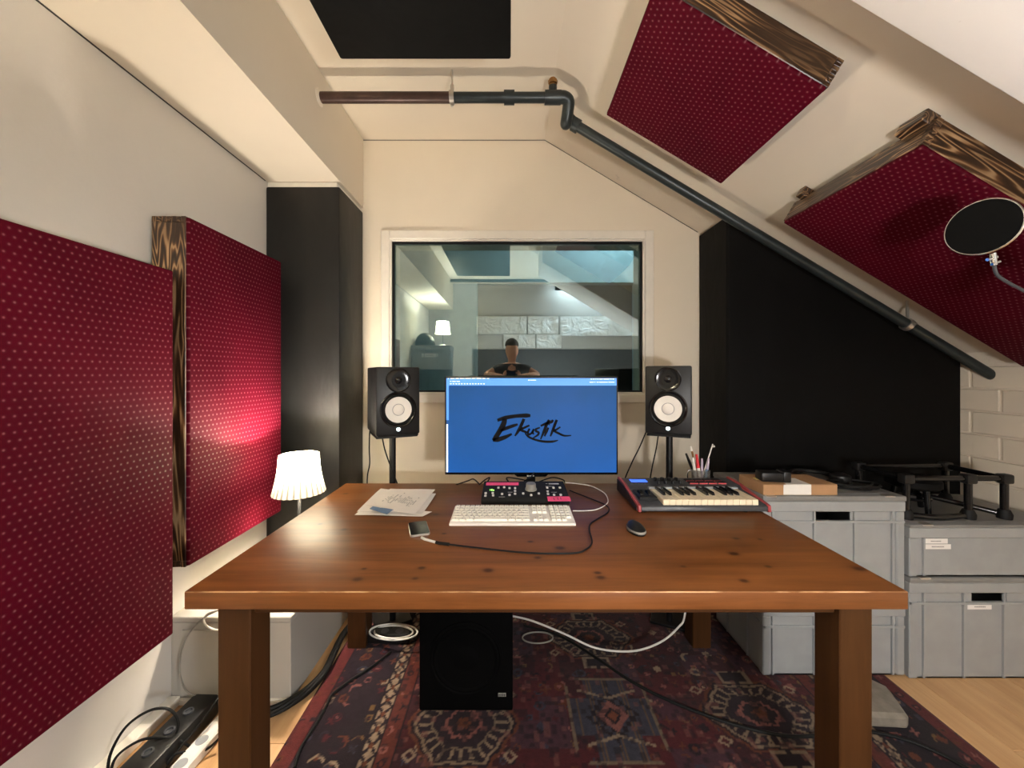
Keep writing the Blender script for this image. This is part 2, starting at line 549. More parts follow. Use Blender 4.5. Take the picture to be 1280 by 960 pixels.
# ceiling: flat strip, soffit, slope, rear dormer
struct('ceiling', MB().box(XS, XRIDGE, YREAR, YB, ZC, ZC + 0.1), M_ceil)
struct('trim_1', MB().box(XW, XS, YREAR, YB, ZS, ZC + 0.1, 0.0), M_ceil)      # soffit along the left wall
sl = MB().prism([(XRIDGE, ZC), (XR + 0.1, zslope(XR + 0.1)), (XR + 0.1, zslope(XR + 0.1) + 0.14), (XRIDGE, ZC + 0.14)], 'y', YGABLE, YB)
struct('ceiling_slope', sl, M_slope)
T2 = 0.25
slab = MB().prism([(XRIDGE + 0.12, zslope(XRIDGE + 0.12) - T2), (XR, zslope(XR) - T2), (XR, zslope(XR) - 0.002), (XRIDGE + 0.12, zslope(XRIDGE + 0.12) - 0.002)], 'y', YGABLE, YSLAB, bev=0.004)
struct('trim_2', slab, M_rough)                                                # downstand of the near slope
struct('ceiling_dormer', MB().box(XRIDGE, XR + 0.1, YREAR, YGABLE, ZC, ZC + 0.1), M_ceil)
gab = MB().prism([(XRIDGE, ZC + 0.0), (XR + 0.1, ZC), (XR + 0.1, zslope(XR + 0.1) + 0.14), (XRIDGE, ZC)], 'y', YGABLE, YGABLE + 0.06) if False else \
    MB().prism([(XRIDGE + 0.3, ZC), (XR + 0.1, ZC), (XR + 0.1, zslope(XR + 0.1) + 0.13), (XRIDGE + 0.3, zslope(XRIDGE + 0.3) + 0.13)], 'y', YGABLE, YGABLE + 0.06)
struct('wall_gable', gab, M_wall)
struct('wall_dormer', MB().box(XR, XR + 0.15, YREAR, YGABLE + 0.06, zslope(XR) + 0.12, ZC), M_wall)
# thin dark caulk joints where ceilings meet the far wall; then a shade line
cj = MB().tube([(XS, YB - 0.001, ZC - 0.001), (XRIDGE, YB - 0.001, ZC - 0.001), (1.2, YB - 0.001, zslope(1.2) - 0.001)], 0.0022, 6, smooth=False)
struct('trim_3', cj, M_joint)
struct('soffit_shade_line', MB().tube([(XW + 0.001, YREAR, ZS - 0.001), (XW + 0.001, 2.1, ZS - 0.001)], 0.0032, 6, smooth=False), M_joint)  # dark strip standing in for the shade where soffit meets left wall

# window: frame mouldings, two panes
def frame(x0, x1, z0, z1, wd, y0, y1, mb, bev=0.004):
    mb.box(x0 - wd, x0, y0, y1, z0 - wd, z1 + wd, bev).box(x1, x1 + wd, y0, y1, z0 - wd, z1 + wd, bev)
    mb.box(x0, x1, y0, y1, z1, z1 + wd, bev).box(x0, x1, y0, y1, z0 - wd, z0, bev)
    return mb
win = bpy.data.objects.new('window_1', None); COL.objects.link(win); tag(win, kind='structure')
win.location = ((GX0 + GX1) / 2, YB, GZ0)
wl = -Vector(win.location)
def wmk(name, mb, mat):
    o = mk(name, mb, mat, win); o.location = wl; return o
wmk('window_casing', frame(GX0 - 0.012, GX1 + 0.012, GZ0 - 0.012, GZ1 + 0.012, 0.055, YB - 0.018, YB, MB()), M_trim)
wmk('window_bead', frame(GX0 + 0.0, GX1, GZ0, GZ1, 0.022, YB - 0.008, YB + 0.02, MB()), M_trim)
wmk('window_gasket', frame(GX0 + 0.012, GX1 - 0.012, GZ0 + 0.010, GZ1 - 0.012, 0.012, YB + 0.004, YB + 0.02, MB(), 0.001), M_blackrubber)
wmk('glass_pane', MB().box(GX0, GX1, YB + 0.022, YB + 0.030, GZ0, GZ1), M_glass)

# the dark recording room beyond the glass
YO = 3.25
ox0, ox1, oz1 = (596 - VX) / F * YO, (795 - VX) / F * YO, H + (VY - 353) / F * YO
M_far = simple('far_room_paint', (0.62, 0.70, 0.72), 0.7)
struct('wall_far', MB().box(-1.6, ox0, YO, YO + 0.1, 0, 2.9).box(ox1, 2.6, YO, YO + 0.1, 0, 2.9).box(ox0, ox1, YO, YO + 0.1, oz1, 2.9), M_far)
struct('wall_far_dark', MB().box(-1.7, 2.7, 4.5, 4.6, 0, 2.9), M_darkwall)
struct('ceiling_far', MB().box(-1.7, 2.7, YB + 0.18, 4.6, 2.9, 3.0), M_darkwall)
struct('wall_far_side', MB().box(-1.75, -1.65, YB + 0.18, 4.6, 0, 2.9).box(2.65, 2.75, YB + 0.18, 4.6, 0, 2.9), M_darkwall)
ll = bpy.data.lights.new('far_room_light', 'AREA'); ll.size = 0.5; ll.energy = 14; ll.color = (0.66, 0.90, 1.0)
lo = bpy.data.objects.new('far_room_light', ll); COL.objects.link(lo); lo.location = (0.9, 2.85, 2.85); lo.rotation_euler = (R(35), 0, 0)

# ------------------------------------------------------------------ acoustic bass traps
tl = thing('bass_trap', 'tall black fabric bass trap column in the left corner behind the lamp', 'acoustic panel', (XW, 2.105, 0.345))
mk('fabric_cover', MB().box(0.001, XS - XW - 0.0, 0, YB - 2.105 - 0.002, 0, ZS - 0.345 - 0.03, 0.010, seg=2), M_black_lit, tl)
mk('timber_header', MB().box(0.002, XS - XW - 0.02, 0.015, YB - 2.105 - 0.002, ZS - 0.345 - 0.03, ZS - 0.345 - 0.001), M_trim, tl)
tr = thing('bass_trap', 'wide black fabric bass trap filling the right corner under the sloping ceiling', 'acoustic panel', (1.205, 2.127, 0.0))
poly = [(0, 0.001), (XR - 1.205 - 0.002, 0.001), (XR - 1.205 - 0.002, zslope(XR) - 0.015), (0, zslope(1.205) - 0.015)]
mk('fabric_cover', MB().prism(poly, 'y', 0, YB - 2.127 - 0.002, bev=0.012), M_black, tr)

# low white box under the left trap, lamp stands on it
wbx = thing('low_white_box', 'low white painted box against the left wall under the small lamp', 'box', (XW + 0.001, 1.51, 0.0))
bw = -0.865 - XW
mk('body', MB().box(0, bw, 0.006, YB - 1.51 - 0.005, 0.0, 0.318, 0.002), M_boxpaint, wbx)
mk('lid', MB().box(0, bw + 0.004, 0.0, YB - 1.51 - 0.005, 0.321, 0.342, 0.003), M_boxpaint, wbx)
mk('access_panel', MB().box(0.045, bw - 0.13, 0.0, 0.006, 0.03, 0.29, 0.002), M_boxpaint, wbx)
mk('skirting', MB().box(0.0, bw + 0.001, -0.008, 0.006, 0.0, 0.022, 0.002), M_trim, wbx)

# ------------------------------------------------------------------ crimson acoustic panels
def panel(name, label, cat, wd, ht, t, M, spacers=()):
    root = thing(name, label, cat, M.to_translation(), M.to_euler(), 'crimson acoustic panels')
    bt = 0.021
    n = 7
    def slabs(mb, x0, x1, y0, y1, par):
        for k in range(n):
            if k % 2 == par: mb.box(x0, x1, y0, y1, t * k / n + 0.0004, t * (k + 1) / n - 0.0004, 0.0008)
    for sx in (-1, 1):
        mb = MB(); xa, xb = sorted((sx * wd / 2, sx * (wd / 2 - bt)))
        mb.box(xa, xb, -ht / 2 + bt, ht / 2 - bt, 0, t, 0.002)
        slabs(mb, xa, xb, ht / 2 - bt, ht / 2 + 0.001, 0); slabs(mb, xa, xb, -ht / 2 - 0.001, -ht / 2 + bt, 0)
        mk('frame_board', mb, M_burn_y, root)
    for sy in (-1, 1):
        mb = MB(); ya, yb = sorted((sy * ht / 2, sy * (ht / 2 - bt)))
        mb.box(-wd / 2 + bt, wd / 2 - bt, ya, yb, 0, t, 0.002)
        slabs(mb, wd / 2 - bt, wd / 2 + 0.001, ya, yb, 1); slabs(mb, -wd / 2 - 0.001, -wd / 2 + bt, ya, yb, 1)
        mk('frame_board', mb, M_burn_x, root)
    mk('fabric_cover', MB().box(-wd / 2 + 0.002, wd / 2 - 0.002, -ht / 2 + 0.002, ht / 2 - 0.002, t - 0.004, t + 0.012, 0.006, seg=3), M_dots, root)
    mk('backing', MB().box(-wd / 2 + bt, wd / 2 - bt, -ht / 2 + bt, ht / 2 - bt, 0.004, t - 0.004), M_burn_y, root)
    for (x, y, sx, sy) in spacers:
        mk('spacer_block', MB().box(x - sx / 2, x + sx / 2, y - sy / 2, y + sy / 2, -0.03, 0.012, 0.003), M_burn_x, root)
    return root


def lw(yc, zc, x):      # left wall placement: local x->+Y, y->+Z, z->+X
    return Matrix.Translation((x, yc, zc)) @ Matrix(((0, 0, 1, 0), (1, 0, 0, 0), (0, 1, 0, 0), (0, 0, 0, 1)))
XP = -1.178; TP = 0.125
pz0, pz1 = H - 0.71, H + 0.578
sp4 = [(-0.2, 0.5, 0.06, 0.06), (0.2, 0.5, 0.06, 0.06), (-0.2, -0.5, 0.06, 0.06), (0.2, -0.5, 0.06, 0.06)]
panel('acoustic_panel', 'crimson dotted wall panel lit by the small lamp, with scorched wood edge', 'acoustic panel',
      0.574, pz1 - pz0, TP, lw((1.41 + 1.984) / 2, (pz0 + pz1) / 2, XP - TP - 0.012), sp4)
panel('acoustic_panel', 'crimson dotted wall panel nearest the camera on the left wall, cut by the frame', 'acoustic panel',
      0.574, 1.287, TP, lw(1.36 - 0.287, H + (0.3655 - 0.921) / 2, XP - TP - 0.022), sp4)
nrm = Vector((-SL, 0, -1)).normalized(); sd_ = Vector((1, 0, -SL)).normalized()
def slp(xc, yc, gap):   # placement on the slope: x->+Y, y-> down the slope, z-> into the room
    o = Vector((xc, yc, zslope(xc))) + nrm * gap
    return Matrix(((0, sd_.x, nrm.x, o.x), (1, 0, 0, o.y), (0, sd_.z, nrm.z, o.z), (0, 0, 0, 1)))
GAP = 0.031; TS = 0.098
def xat(x): return x + (GAP + TS) * 0.516     # shift from front face X to slope X
panel('acoustic_panel', 'square crimson dotted panel hung high on the sloping ceiling near the pipe', 'acoustic panel',
      0.59, 0.622, TS, slp(xat((0.447 + 0.985) / 2), (1.185 + 1.775) / 2, GAP), [(-0.2, -0.2, 0.06, 0.05), (0.2, 0.2, 0.06, 0.05), (-0.2, 0.2, 0.06, 0.05), (0.2, -0.2, 0.06, 0.05)])
panel('acoustic_panel', 'long crimson dotted panel low on the sloping ceiling behind the round black pop filter', 'acoustic panel',
      0.60, 1.30, TS, slp(xat((1.272 + 2.385) / 2), (1.182 + 1.782) / 2, GAP), [(-0.235, -0.655, 0.09, 0.05), (0.235, -0.655, 0.035, 0.05), (-0.2, 0.5, 0.06, 0.05), (0.2, 0.5, 0.06, 0.05)])

# black ceiling cloud
zc_ = H + 1.19; Yf = 1.19 * F / (VY - 75)
cl = thing('ceiling_panel', 'black fabric acoustic panel hanging flat below the ceiling, in front of the pipe', 'acoustic panel', (-0.3185, Yf - 0.6, zc_))
mk('fabric_cover', MB().box(-0.323, 0.323, -0.6, 0.6, 0, 0.095, 0.008, seg=2), M_black, cl)
for sx in (-0.28, 0.28):
    for sy in (-0.54, 0.54):
        mk('hanger_wire', MB().cyl((sx, sy, 0.09), (sx, sy, ZC - zc_), 0.0015, 6), M_screw, cl)

# ------------------------------------------------------------------ pipe under the ceiling
YP = 1.885; ZP = H + (VY - 122) / F * YP
pipe = thing('water_pipe', 'dark steel pipe crossing below the ceiling and running down the slope to the right wall', 'pipe', (XS, YP, ZP))
def L(v): return Vector(v) - Vector((XS, YP, ZP))
xc = lambda px: (px - VX) / F * YP
RP = 0.0255
mk('pipe_run', MB().cyl(L((XS - 0.01, YP, ZP)), L((xc(565), YP, ZP)), RP, 20), M_pipebrown, pipe)
mk('pipe_run', MB().cyl(L((xc(565), YP, ZP)), L((xc(690), YP, ZP)), RP - 0.001, 20), M_pipe, pipe)
mk('coupling', MB().cyl(L((xc(630), YP, ZP)), L((xc(643), YP, ZP)), RP + 0.007, 20), M_pipe, pipe)
mk('tee_fitting', MB().cyl(L((xc(681), YP, ZP)), L((xc(701), YP, ZP)), RP + 0.007, 20).cyl(L((xc(691), YP, ZP)), L((xc(691), YP, ZP + 0.055)), 0.02, 16), M_pipe, pipe)
y2 = 2.0
S0 = P(712, 152, y2); S1 = P(1240, 470.5, y2); S1.x = XR + 0.01
dS = (S1 - S0).normalized()
mk('elbow', MB().tube([L((xc(698), YP, ZP)), L((xc(705), YP, ZP)), L((xc(711), YP + 0.01, ZP - 0.012)), L((xc(711), YP + 0.03, ZP - 0.045)), L(Vector((xc(709) + 0.004, y2 - 0.05, ZP - 0.085))),
    L(S0 + Vector((-0.012, -0.01, 0.012))), L(S0 + dS * 0.03), L(S0 + dS * 0.05)], RP + 0.004, 18, sub=8), M_pipe, pipe)
mk('elbow_collar', MB().cyl(L(S0 + dS * 0.02), L(S0 + dS * 0.055), RP + 0.008, 20), M_pipe, pipe)
mk('pipe_run', MB().cyl(L(S0 + dS * 0.02), L(S1), RP - 0.001, 20), M_pipe, pipe)
vb = mk('valve', MB().lathe([(0, 0), (0.016, 0), (0.016, 0.012), (0.022, 0.014), (0.024, 0.03), (0.017, 0.034), (0.016, 0.04), (0, 0.042)], 8, Matrix.Translation(L((xc(691), YP, ZP + 0.052)))), M_brass, pipe)
tag(vb, 'small brass valve')
hx = xc(565)
mk('hanger_rod', MB().cyl(L((hx, YP, ZP + 0.03)), L((hx, YP, ZC)), 0.0045, 8), M_screw, pipe)
mk('hanger_clamp', MB().cyl(L((hx - 0.011, YP, ZP)), L((hx + 0.011, YP, ZP)), RP + 0.006, 20).cyl(L((hx, YP, ZP + 0.02)), L((hx, YP, ZP + 0.06)), 0.010, 8).cyl(L((hx, YP, ZP - 0.02)), L((hx, YP, ZP - 0.043)), 0.007, 8), M_screw, pipe)
c2 = S0 + dS * ((P(1133, 408, y2) - S0).length)
mk('hanger_clamp', MB().cyl(L(c2 - dS * 0.012), L(c2 + dS * 0.012), RP + 0.006, 20).cyl(L(c2 + Vector((0, 0, 0.02))), L(c2 + Vector((0.0, 0, 0.13))), 0.006, 8).cyl(L(c2 + Vector((0, -0.02, 0))), L(c2 + Vector((0, -0.045, 0))), 0.006, 8), M_screw, pipe)
mk('wall_collar', MB().lathe([(0, 0), (0.04, 0), (0.034, 0.006), (0.028, 0.010), (0, 0.010)], 20, Matrix.Translation(L((XS, YP, ZP))) @ Matrix.Rotation(R(90), 4, 'Y')), M_ceil, pipe)

# ------------------------------------------------------------------ lamps
def table_lamp(loc, zshade, label, watts, emis, color):
    """lamp: round base, thin stem, pleated shade with its bottom at height zshade"""
    t = thing('table_lamp', label, 'lamp', loc)
    z = zshade - loc[2]
    mk('base', MB().lathe([(0, 0), (0.07, 0), (0.07, 0.008), (0.06, 0.014), (0.012, 0.018), (0, 0.018)], 32), M_screw, t)
    mk('stem', MB().cyl((0, 0, 0.015), (0, 0, z + 0.05), 0.007, 12), M_graphite, t)
    pr = []
    for k in range(9):
        s = k / 8; pr.append((0.110 - 0.029 * s - 0.006 * math.sin(math.pi * s), z + 0.172 * s))
    pr2 = [(r - 0.003, zz) for r, zz in pr[::-1]]
    wob = lambda a, zz: 0.014 * math.sin(26 * a)
    sh = mk('shade', MB().lathe(pr + pr2 + [pr[0]], 170, None, wob), shade_mat('pleated_shade', emis, z), t)
    mk('shade_ring', MB().tube([(0.083 * math.cos(a), 0.083 * math.sin(a), z + 0.172) for a in [2 * math.pi * i / 32 for i in range(33)]], 0.002, 6, smooth=False), M_whitecable, t)
    mk('shade_spider', MB().cyl((-0.085, 0, z + 0.165), (0.085, 0, z + 0.165), 0.0018, 6).cyl((0, -0.085, z + 0.165), (0, 0.085, z + 0.165), 0.0018, 6), M_screw, t)
    mk('bulb', MB().lathe([(0, 0), (0.012, 0), (0.013, 0.02), (0.022, 0.04), (0.026, 0.058), (0.018, 0.078), (0, 0.084)], 20, Matrix.Translation((0, 0, z + 0.05))), emit('lit_bulb', color, 6.0), t)
    ld = bpy.data.lights.new('bulb_light', 'POINT'); ld.energy = watts; ld.color = color; ld.shadow_soft_size = 0.03
    lo = bpy.data.objects.new('bulb_light', ld); COL.objects.link(lo); lo.parent = t; lo.location = (0, 0, z + 0.115)
    return t


lp = P(374, 612, 1.75)
table_lamp((lp.x, 1.75, 0.342), lp.z - 0.012, 'small lit table lamp with pleated cream shade left of the table', TABLE_LAMP_W, 30.0, WARM)

# ------------------------------------------------------------------ table
TX0, TX1, TY0, TY1, TZ = -0.82, 1.005, 0.967, 1.923, 0.751
tb = thing('dining_table', 'large brown stained pine table with thick square legs', 'table', (0.0925, 1.445, 0.008))
hx_, hy_ = (TX1 - TX0) / 2, (TY1 - TY0) / 2
zt = TZ - 0.008
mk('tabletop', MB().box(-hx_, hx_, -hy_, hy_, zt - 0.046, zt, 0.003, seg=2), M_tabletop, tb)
lg = 0.086
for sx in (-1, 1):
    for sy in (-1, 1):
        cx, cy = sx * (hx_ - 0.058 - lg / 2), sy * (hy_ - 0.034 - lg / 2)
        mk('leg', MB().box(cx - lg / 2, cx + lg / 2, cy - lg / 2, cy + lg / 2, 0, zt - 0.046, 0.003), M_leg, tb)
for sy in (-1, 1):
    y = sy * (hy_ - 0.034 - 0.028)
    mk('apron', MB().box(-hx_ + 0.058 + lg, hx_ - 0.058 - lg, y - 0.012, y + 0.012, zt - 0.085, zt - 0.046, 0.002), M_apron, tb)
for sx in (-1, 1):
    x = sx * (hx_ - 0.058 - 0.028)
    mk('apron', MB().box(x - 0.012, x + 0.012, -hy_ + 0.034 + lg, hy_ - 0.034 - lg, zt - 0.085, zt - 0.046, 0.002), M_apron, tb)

# ------------------------------------------------------------------ rug
def make_rug():
    x0, x1, y0, y1 = -0.79, 1.615, -0.75, 2.12
    st = 0.006
    nx_, ny_ = int((x1 - x0) / st), int((y1 - y0) / st)
    xs = np.linspace(x0, x1, nx_); ys = np.linspace(y0, y1, ny_)
    X, Y = np.meshgrid(xs, ys)
    rng = np.random.default_rng(3)
    T = rng.random((256, 256, 4))
    C = np.array
    red, dark, cream, rust, blue, pink, ochre = C((.105, .012, .018)), C((.022, .010, .018)), C((.42, .30, .20)), C((.17, .045, .018)), C((.05, .05, .085)), C((.34, .12, .10)), C((.22, .12, .04))
    pal = [cream, pink, rust, blue, ochre, red, dark]
    col = np.zeros(X.shape + (3,)); col[:] = red
    # abrash
    ab = np.sin(Y * 9 + np.sin(X * 3)) * 0.5 + 0.5
    col = col * (0.75 + 0.4 * ab[..., None])
    d = np.minimum(np.minimum(X - x0, x1 - X), y1 - Y + 0.34)

    def motifs(mask, s, seed, dens, colors, ring=True):
        jx = X / s + seed * .37; jy = Y / s + seed * .61
        i = np.floor(jx).astype(int) % 256; j = np.floor(jy).astype(int) % 256
        h = T[i, j]
        u = jx - np.floor(jx) - .5 + (h[..., 0] - .5) * .4; v = jy - np.floor(jy) - .5 + (h[..., 1] - .5) * .4
        a = (h[..., 2] * 6.28); uu = u * np.cos(a) - v * np.sin(a); vv = u * np.sin(a) + v * np.cos(a)
        sel = (h[..., 3] * 997 % 1)
        rr = np.sqrt(uu ** 2 + vv ** 2); dm = np.abs(uu) + np.abs(vv)
        shp = np.where(sel < .35, (rr > .14) & (rr < .26), np.where(sel < .6, dm < .24, np.where(sel < .8, (np.abs(vv - 2.2 * uu ** 2 + .1) < .075) & (np.abs(uu) < .34), (np.minimum(abs(uu), abs(vv)) < .06) & (rr < .3))))
        core = (rr < .10)
        on = mask & (h[..., 0] * 313 % 1 < dens)
        ci = (h[..., 1] * 571 % 1 * len(colors)).astype(int)
        cc = np.array(colors)[ci]; c2 = np.array(colors)[(ci + 2) % len(colors)]
        m = on & shp; col[m] = cc[m]
        m = on & core & ~shp; col[m] = c2[m]

    fld = d > .40
    # field: mottled small motifs
    bigh = T[(np.floor(X / .11).astype(int)) % 256, (np.floor(Y / .11).astype(int)) % 256]
    b = fld & (bigh[..., 0] < .35); col[b] = (col * .5 + dark * .5)[b]
    b = fld & (bigh[..., 0] > .82); col[b] = (col * .6 + blue * .4)[b]
    motifs(fld, .052, 3, .55, [rust, pink, blue, ochre, dark, red], True)
    motifs(fld, .085, 8, .40, [cream, rust, blue, pink, dark], True)
    bd = (d > .065) & (d <= .285)
    col[bd] = dark * (0.8 + .5 * ab[bd][:, None])
    motifs(bd, .060, 1, .75, [rust, red, pink, blue, dark, ochre])
    motifs(bd, .078, 5, .7, [cream, pink, rust, blue, red])
    og = d <= .065; col[og] = (red * 1.15 + rust * .25)
    motifs(og, .05, 11, .6, [pink, dark, rust])
    for (a, b_) in ((.062, .068), (.280, .287), (.334, .341), (.395, .402)):
        m = (d > a) & (d < b_); col[m] = dark * .6
    cs = (d > .287) & (d <= .334); col[cs] = cream
    q = np.where((X - x0 < .4) | (x1 - X < .4), Y, X)
    zz = (d - .31) / .0235; ph = (q / .062) % 1 - .5
    m = cs & (np.abs(np.abs(ph) * 2 - np.abs(zz)) < .28); col[m] = dark
    m = cs & ((ph * 2) ** 2 + zz ** 2 < .14); col[m] = rust
    ig = (d > .341) & (d <= .395); col[ig] = red * .7 + rust * .5
    motifs(ig, .055, 17, .5, [dark, pink, rust])

    def medallion(cx, cy, rw, rh, kind):
        u = (X - cx) / rw; v = (Y - cy) / rh
        hx = np.maximum(np.abs(u) * .82 + np.abs(v) * .52, np.abs(v) * .98)
        zig = .045 * np.abs(((np.arctan2(v, u) * 7 / np.pi) % 1) - .5) * 2
        hz = hx + zig
        if kind == 'hex':
            for lim, c in ((1.0, rust), (.94, dark), (.89, cream * .8), (.83, dark * 1.3), (.60, cream * .6), (.56, dark * 1.4), (.36, pink), (.30, dark), (.15, rust)):
                m = hz < lim; col[m] = c
            m = (hz > .60) & (hz < .80) & ((np.arctan2(v, u) * 12 / np.pi) % 1 < .32); col[m] = cream * .85
            for s in (-1, 1):     # latch-hook pendants
                uu = np.abs(u); vv = (v * s - 1.17)
                m = (np.abs(vv) < .22) & (uu < .32); col[m] = cream * .8
                m = (np.abs(vv) < .15) & (uu < .24); col[m] = dark
                m = (np.abs(vv) < .22) & (uu < .05); col[m] = dark
                m = (np.abs(np.abs(uu - .95) + np.abs(np.abs(v) - .72)) < .15) & (np.abs(uu - .95) + np.abs(np.abs(v) - .72) > .08); col[m] = cream
        else:
            cr = ((np.abs(u) < .95) & (np.abs(v) < .42)) | ((np.abs(u) < .5) & (np.abs(v) < .95))
            col[cr] = blue * .9 + .012
            st_ = cr & (((X / .011) % 1) < .16); col[st_] = (ochre * .7 + blue * .3)
            ed = np.maximum(np.abs(u) / .95, np.abs(v) / .95)
            m = (ed > .93) & (ed < 1.0) & (np.abs(np.abs(u) - np.abs(v)) > .2); col[m] = cream * .55
            dm = np.abs(u) + np.abs(v)
            m = (dm < .62) & ((np.floor((u + 9) / .12) + np.floor((v + 9) / .12)) % 2 < 1); col[m] = dark
            m = dm < .36; col[m] = pink
            m = dm < .2; col[m] = dark
            m = dm < .13; col[m] = rust * 1.5
            for s in (-1, 1):
                m = (np.abs(np.abs(v) - (.42 + .28 * np.abs(u))) < .03) & (np.abs(u) < .7); col[m] = cream * .9
    for r_ in range(5):
        yy = 1.88 - .86 * r_
        medallion(.39, yy, .19, .14, 'hex'); medallion(-.17, yy - .46, .18, .17, 'hex'); medallion(.95, yy - .42, .20, .15, 'hex')
        medallion(.39, yy - .43, .17, .19, 'cross')
    m_all = fld & (T[(np.floor(X / .021).astype(int)) % 256, (np.floor(Y / .021).astype(int)) % 256][..., 2] < .10)
    col[m_all] = (col * .45 + pink * .4)[m_all]
    m_all = (d > .065) & (T[(np.floor(X / .017).astype(int)) % 256, (np.floor(Y / .017).astype(int)) % 256][..., 1] < .16)
    col[m_all] = (col * .35 + dark * .6)[m_all]
    n_ = rng.random(X.shape)[..., None]
    sm = (n_ + np.roll(n_, 1, 0) + np.roll(n_, 1, 1)) / 3
    col *= (.30 + .24 * sm)
    Z = .008 + .0012 * np.sin(X * 23 + 2 * np.sin(Y * 7)) * np.sin(Y * 19)
    edge = np.minimum(d, y1 - Y) < .008; Z[edge] = 0.001
    verts = np.stack([X, Y, Z], -1).reshape(-1, 3).astype('f')
    idx = np.arange(nx_ * ny_).reshape(ny_, nx_)
    f = np.stack([idx[:-1, :-1], idx[:-1, 1:], idx[1:, 1:], idx[1:, :-1]], -1).reshape(-1, 4).astype('i')
    me = bpy.data.meshes.new('rug')
    me.vertices.add(len(verts)); me.vertices.foreach_set('co', verts.ravel())
    me.loops.add(f.size); me.loops.foreach_set('vertex_index', f.ravel())
    me.polygons.add(len(f)); me.polygons.foreach_set('loop_start', np.arange(0, f.size, 4, dtype='i'))
    me.update(calc_edges=True)
    ca = me.color_attributes.new('pile', 'FLOAT_COLOR', 'POINT')
    ca.data.foreach_set('color', np.concatenate([col.reshape(-1, 3), np.ones((len(verts), 1))], 1).astype('f').ravel())
    m, nt, b = newmat('woven_rug_pile')
    at = nt.nodes.new('ShaderNodeVertexColor'); at.layer_name = 'pile'
    setb(nt, b, color=at.outputs[0], rough=0.92, spec=0.1, sheen=0.1)
    bump(nt, b, noise(nt, objco(nt), 350, 2), 0.35, 0.003)
    o = mk('rug', me, m)
    tag(o, 'red patterned persian rug with cream striped border under the table', 'rug')
    return o


make_rug()

# ------------------------------------------------------------------ monitor
YM = 1.895
mx0, mx1 = (556 - VX) / F * YM, (772.5 - VX) / F * YM
mz0, mz1 = H + (VY - 593.5) / F * YM, H + (VY - 470.5) / F * YM
mw, mh = mx1 - mx0, mz1 - mz0
mon = thing('monitor', 'wide black computer monitor showing a blue screen with a black brush lettered logo', 'monitor', ((mx0 + mx1) / 2, YM, TZ))
zb = mz0 - TZ
mk('housing', MB().box(-mw / 2, mw / 2, 0, 0.028, zb, zb + mh, 0.004, seg=2).box(-0.25, 0.25, 0.026, 0.06, zb + 0.05, zb + mh - 0.08, 0.015), M_blackgloss, mon)
mk('chin', MB().prism([(-0.085, zb + 0.002), (-0.07, zb - 0.011), (0.07, zb - 0.011), (0.085, zb + 0.002)], 'y', 0.002, 0.02, bev=0.002), M_blackgloss, mon)
mk('brand_mark', MB().box(-0.022, -0.014, 0.0, 0.003, zb - 0.009, zb - 0.002).box(-0.012, 0.014, 0.0, 0.003, zb - 0.0075, zb - 0.0035), M_button, mon)
mk('neck', MB().box(-0.022, 0.022, 0.03, 0.048, 0.006, zb + 0.16, 0.004), M_blackplastic, mon)
mk('foot', MB().box(-0.11, 0.11, -0.09, 0.02, 0.0, 0.007, 0.003), M_blackplastic, mon)


def screen_mat():
    m, nt, b = newmat('lit_blue_screen')
    tc = nt.nodes.new('ShaderNodeTexCoord')
    sx = nd(nt, 'SeparateXYZ', {0: tc.outputs['Object']})
    n = noise(nt, objco(nt, (1, 1, 1)), 3.5, 3)
    v = math_(nt, 'ADD', math_(nt, 'MULTIPLY', n, 0.5), math_(nt, 'MULTIPLY', math_(nt, 'SUBTRACT', zb + mh, sx.outputs[2]), 0.8))
    col = ramp(nt, v, [(0.2, (0.004, 0.058, 0.18)), (0.75, (0.004, 0.080, 0.32))])
    setb(nt, b, color=(0.01, 0.01, 0.012), rough=0.5, spec=0.15)
    nt.links.new(col, b.inputs['Emission Color']); b.inputs['Emission Strength'].default_value = 1.0
    return m


bz = 0.008
mk('screen', MB().box(-mw / 2 + bz, mw / 2 - bz, -0.0012, 0.001, zb + 0.012, zb + mh - 0.009), screen_mat(), mon)
Mbar = emit('screen_toolbar_blue', (0.055, 0.19, 0.62), 1.0)
Mwhite = emit('screen_white', (0.7, 0.8, 0.9), 1.0)
mk('screen_toolbar', MB().box(-mw / 2 + bz, mw / 2 - bz, -0.0020, -0.0013, zb + mh - 0.045, zb + mh - 0.009).box(-mw / 2 + bz, -mw / 2 + bz + 0.012, -0.0020, -0.0013, zb + 0.27, zb + mh - 0.045), Mbar, mon)
wm = MB().box(-mw / 2 + bz, -mw / 2 + bz + 0.008, -0.0021, -0.0013, zb + 0.014, zb + 0.25)
def sxy(cx, cy):      # pixel of the enlarged monitor crop -> local x,z on the screen
    px = 540 + cx / 4.923; py = 460 + cy / 4.923
    q = P(px, py, YM); return q.x - mon.location.x, q.z - TZ
def dash(c0, c1, cy, hh, y=-0.0026):
    a, z = sxy(c0, cy); b_, _ = sxy(c1, cy); wm.box(a, b_, y, -0.0021, z - hh, z + hh)
for c0, c1 in ((98, 104), (114, 140), (146, 166), (172, 200), (205, 240), (246, 268), (274, 304), (310, 330), (338, 352)): dash(c0, c1, 65, 0.0016)
for c0, c1 in ((112, 118), (126, 146), (152, 172)): dash(c0, c1, 82, 0.0018)
for c in range(112, 330, 17): dash(c, c + 8, 97, 0.0020)
dash(592, 600, 75, 0.002); dash(604, 640, 75, 0.0012)
for c0, c1 in ((976, 984), (990, 998), (1004, 1010), (1016, 1024), (1030, 1050), (1056, 1090), (1096, 1104), (1110, 1120)): dash(c0, c1, 68, 0.0016)
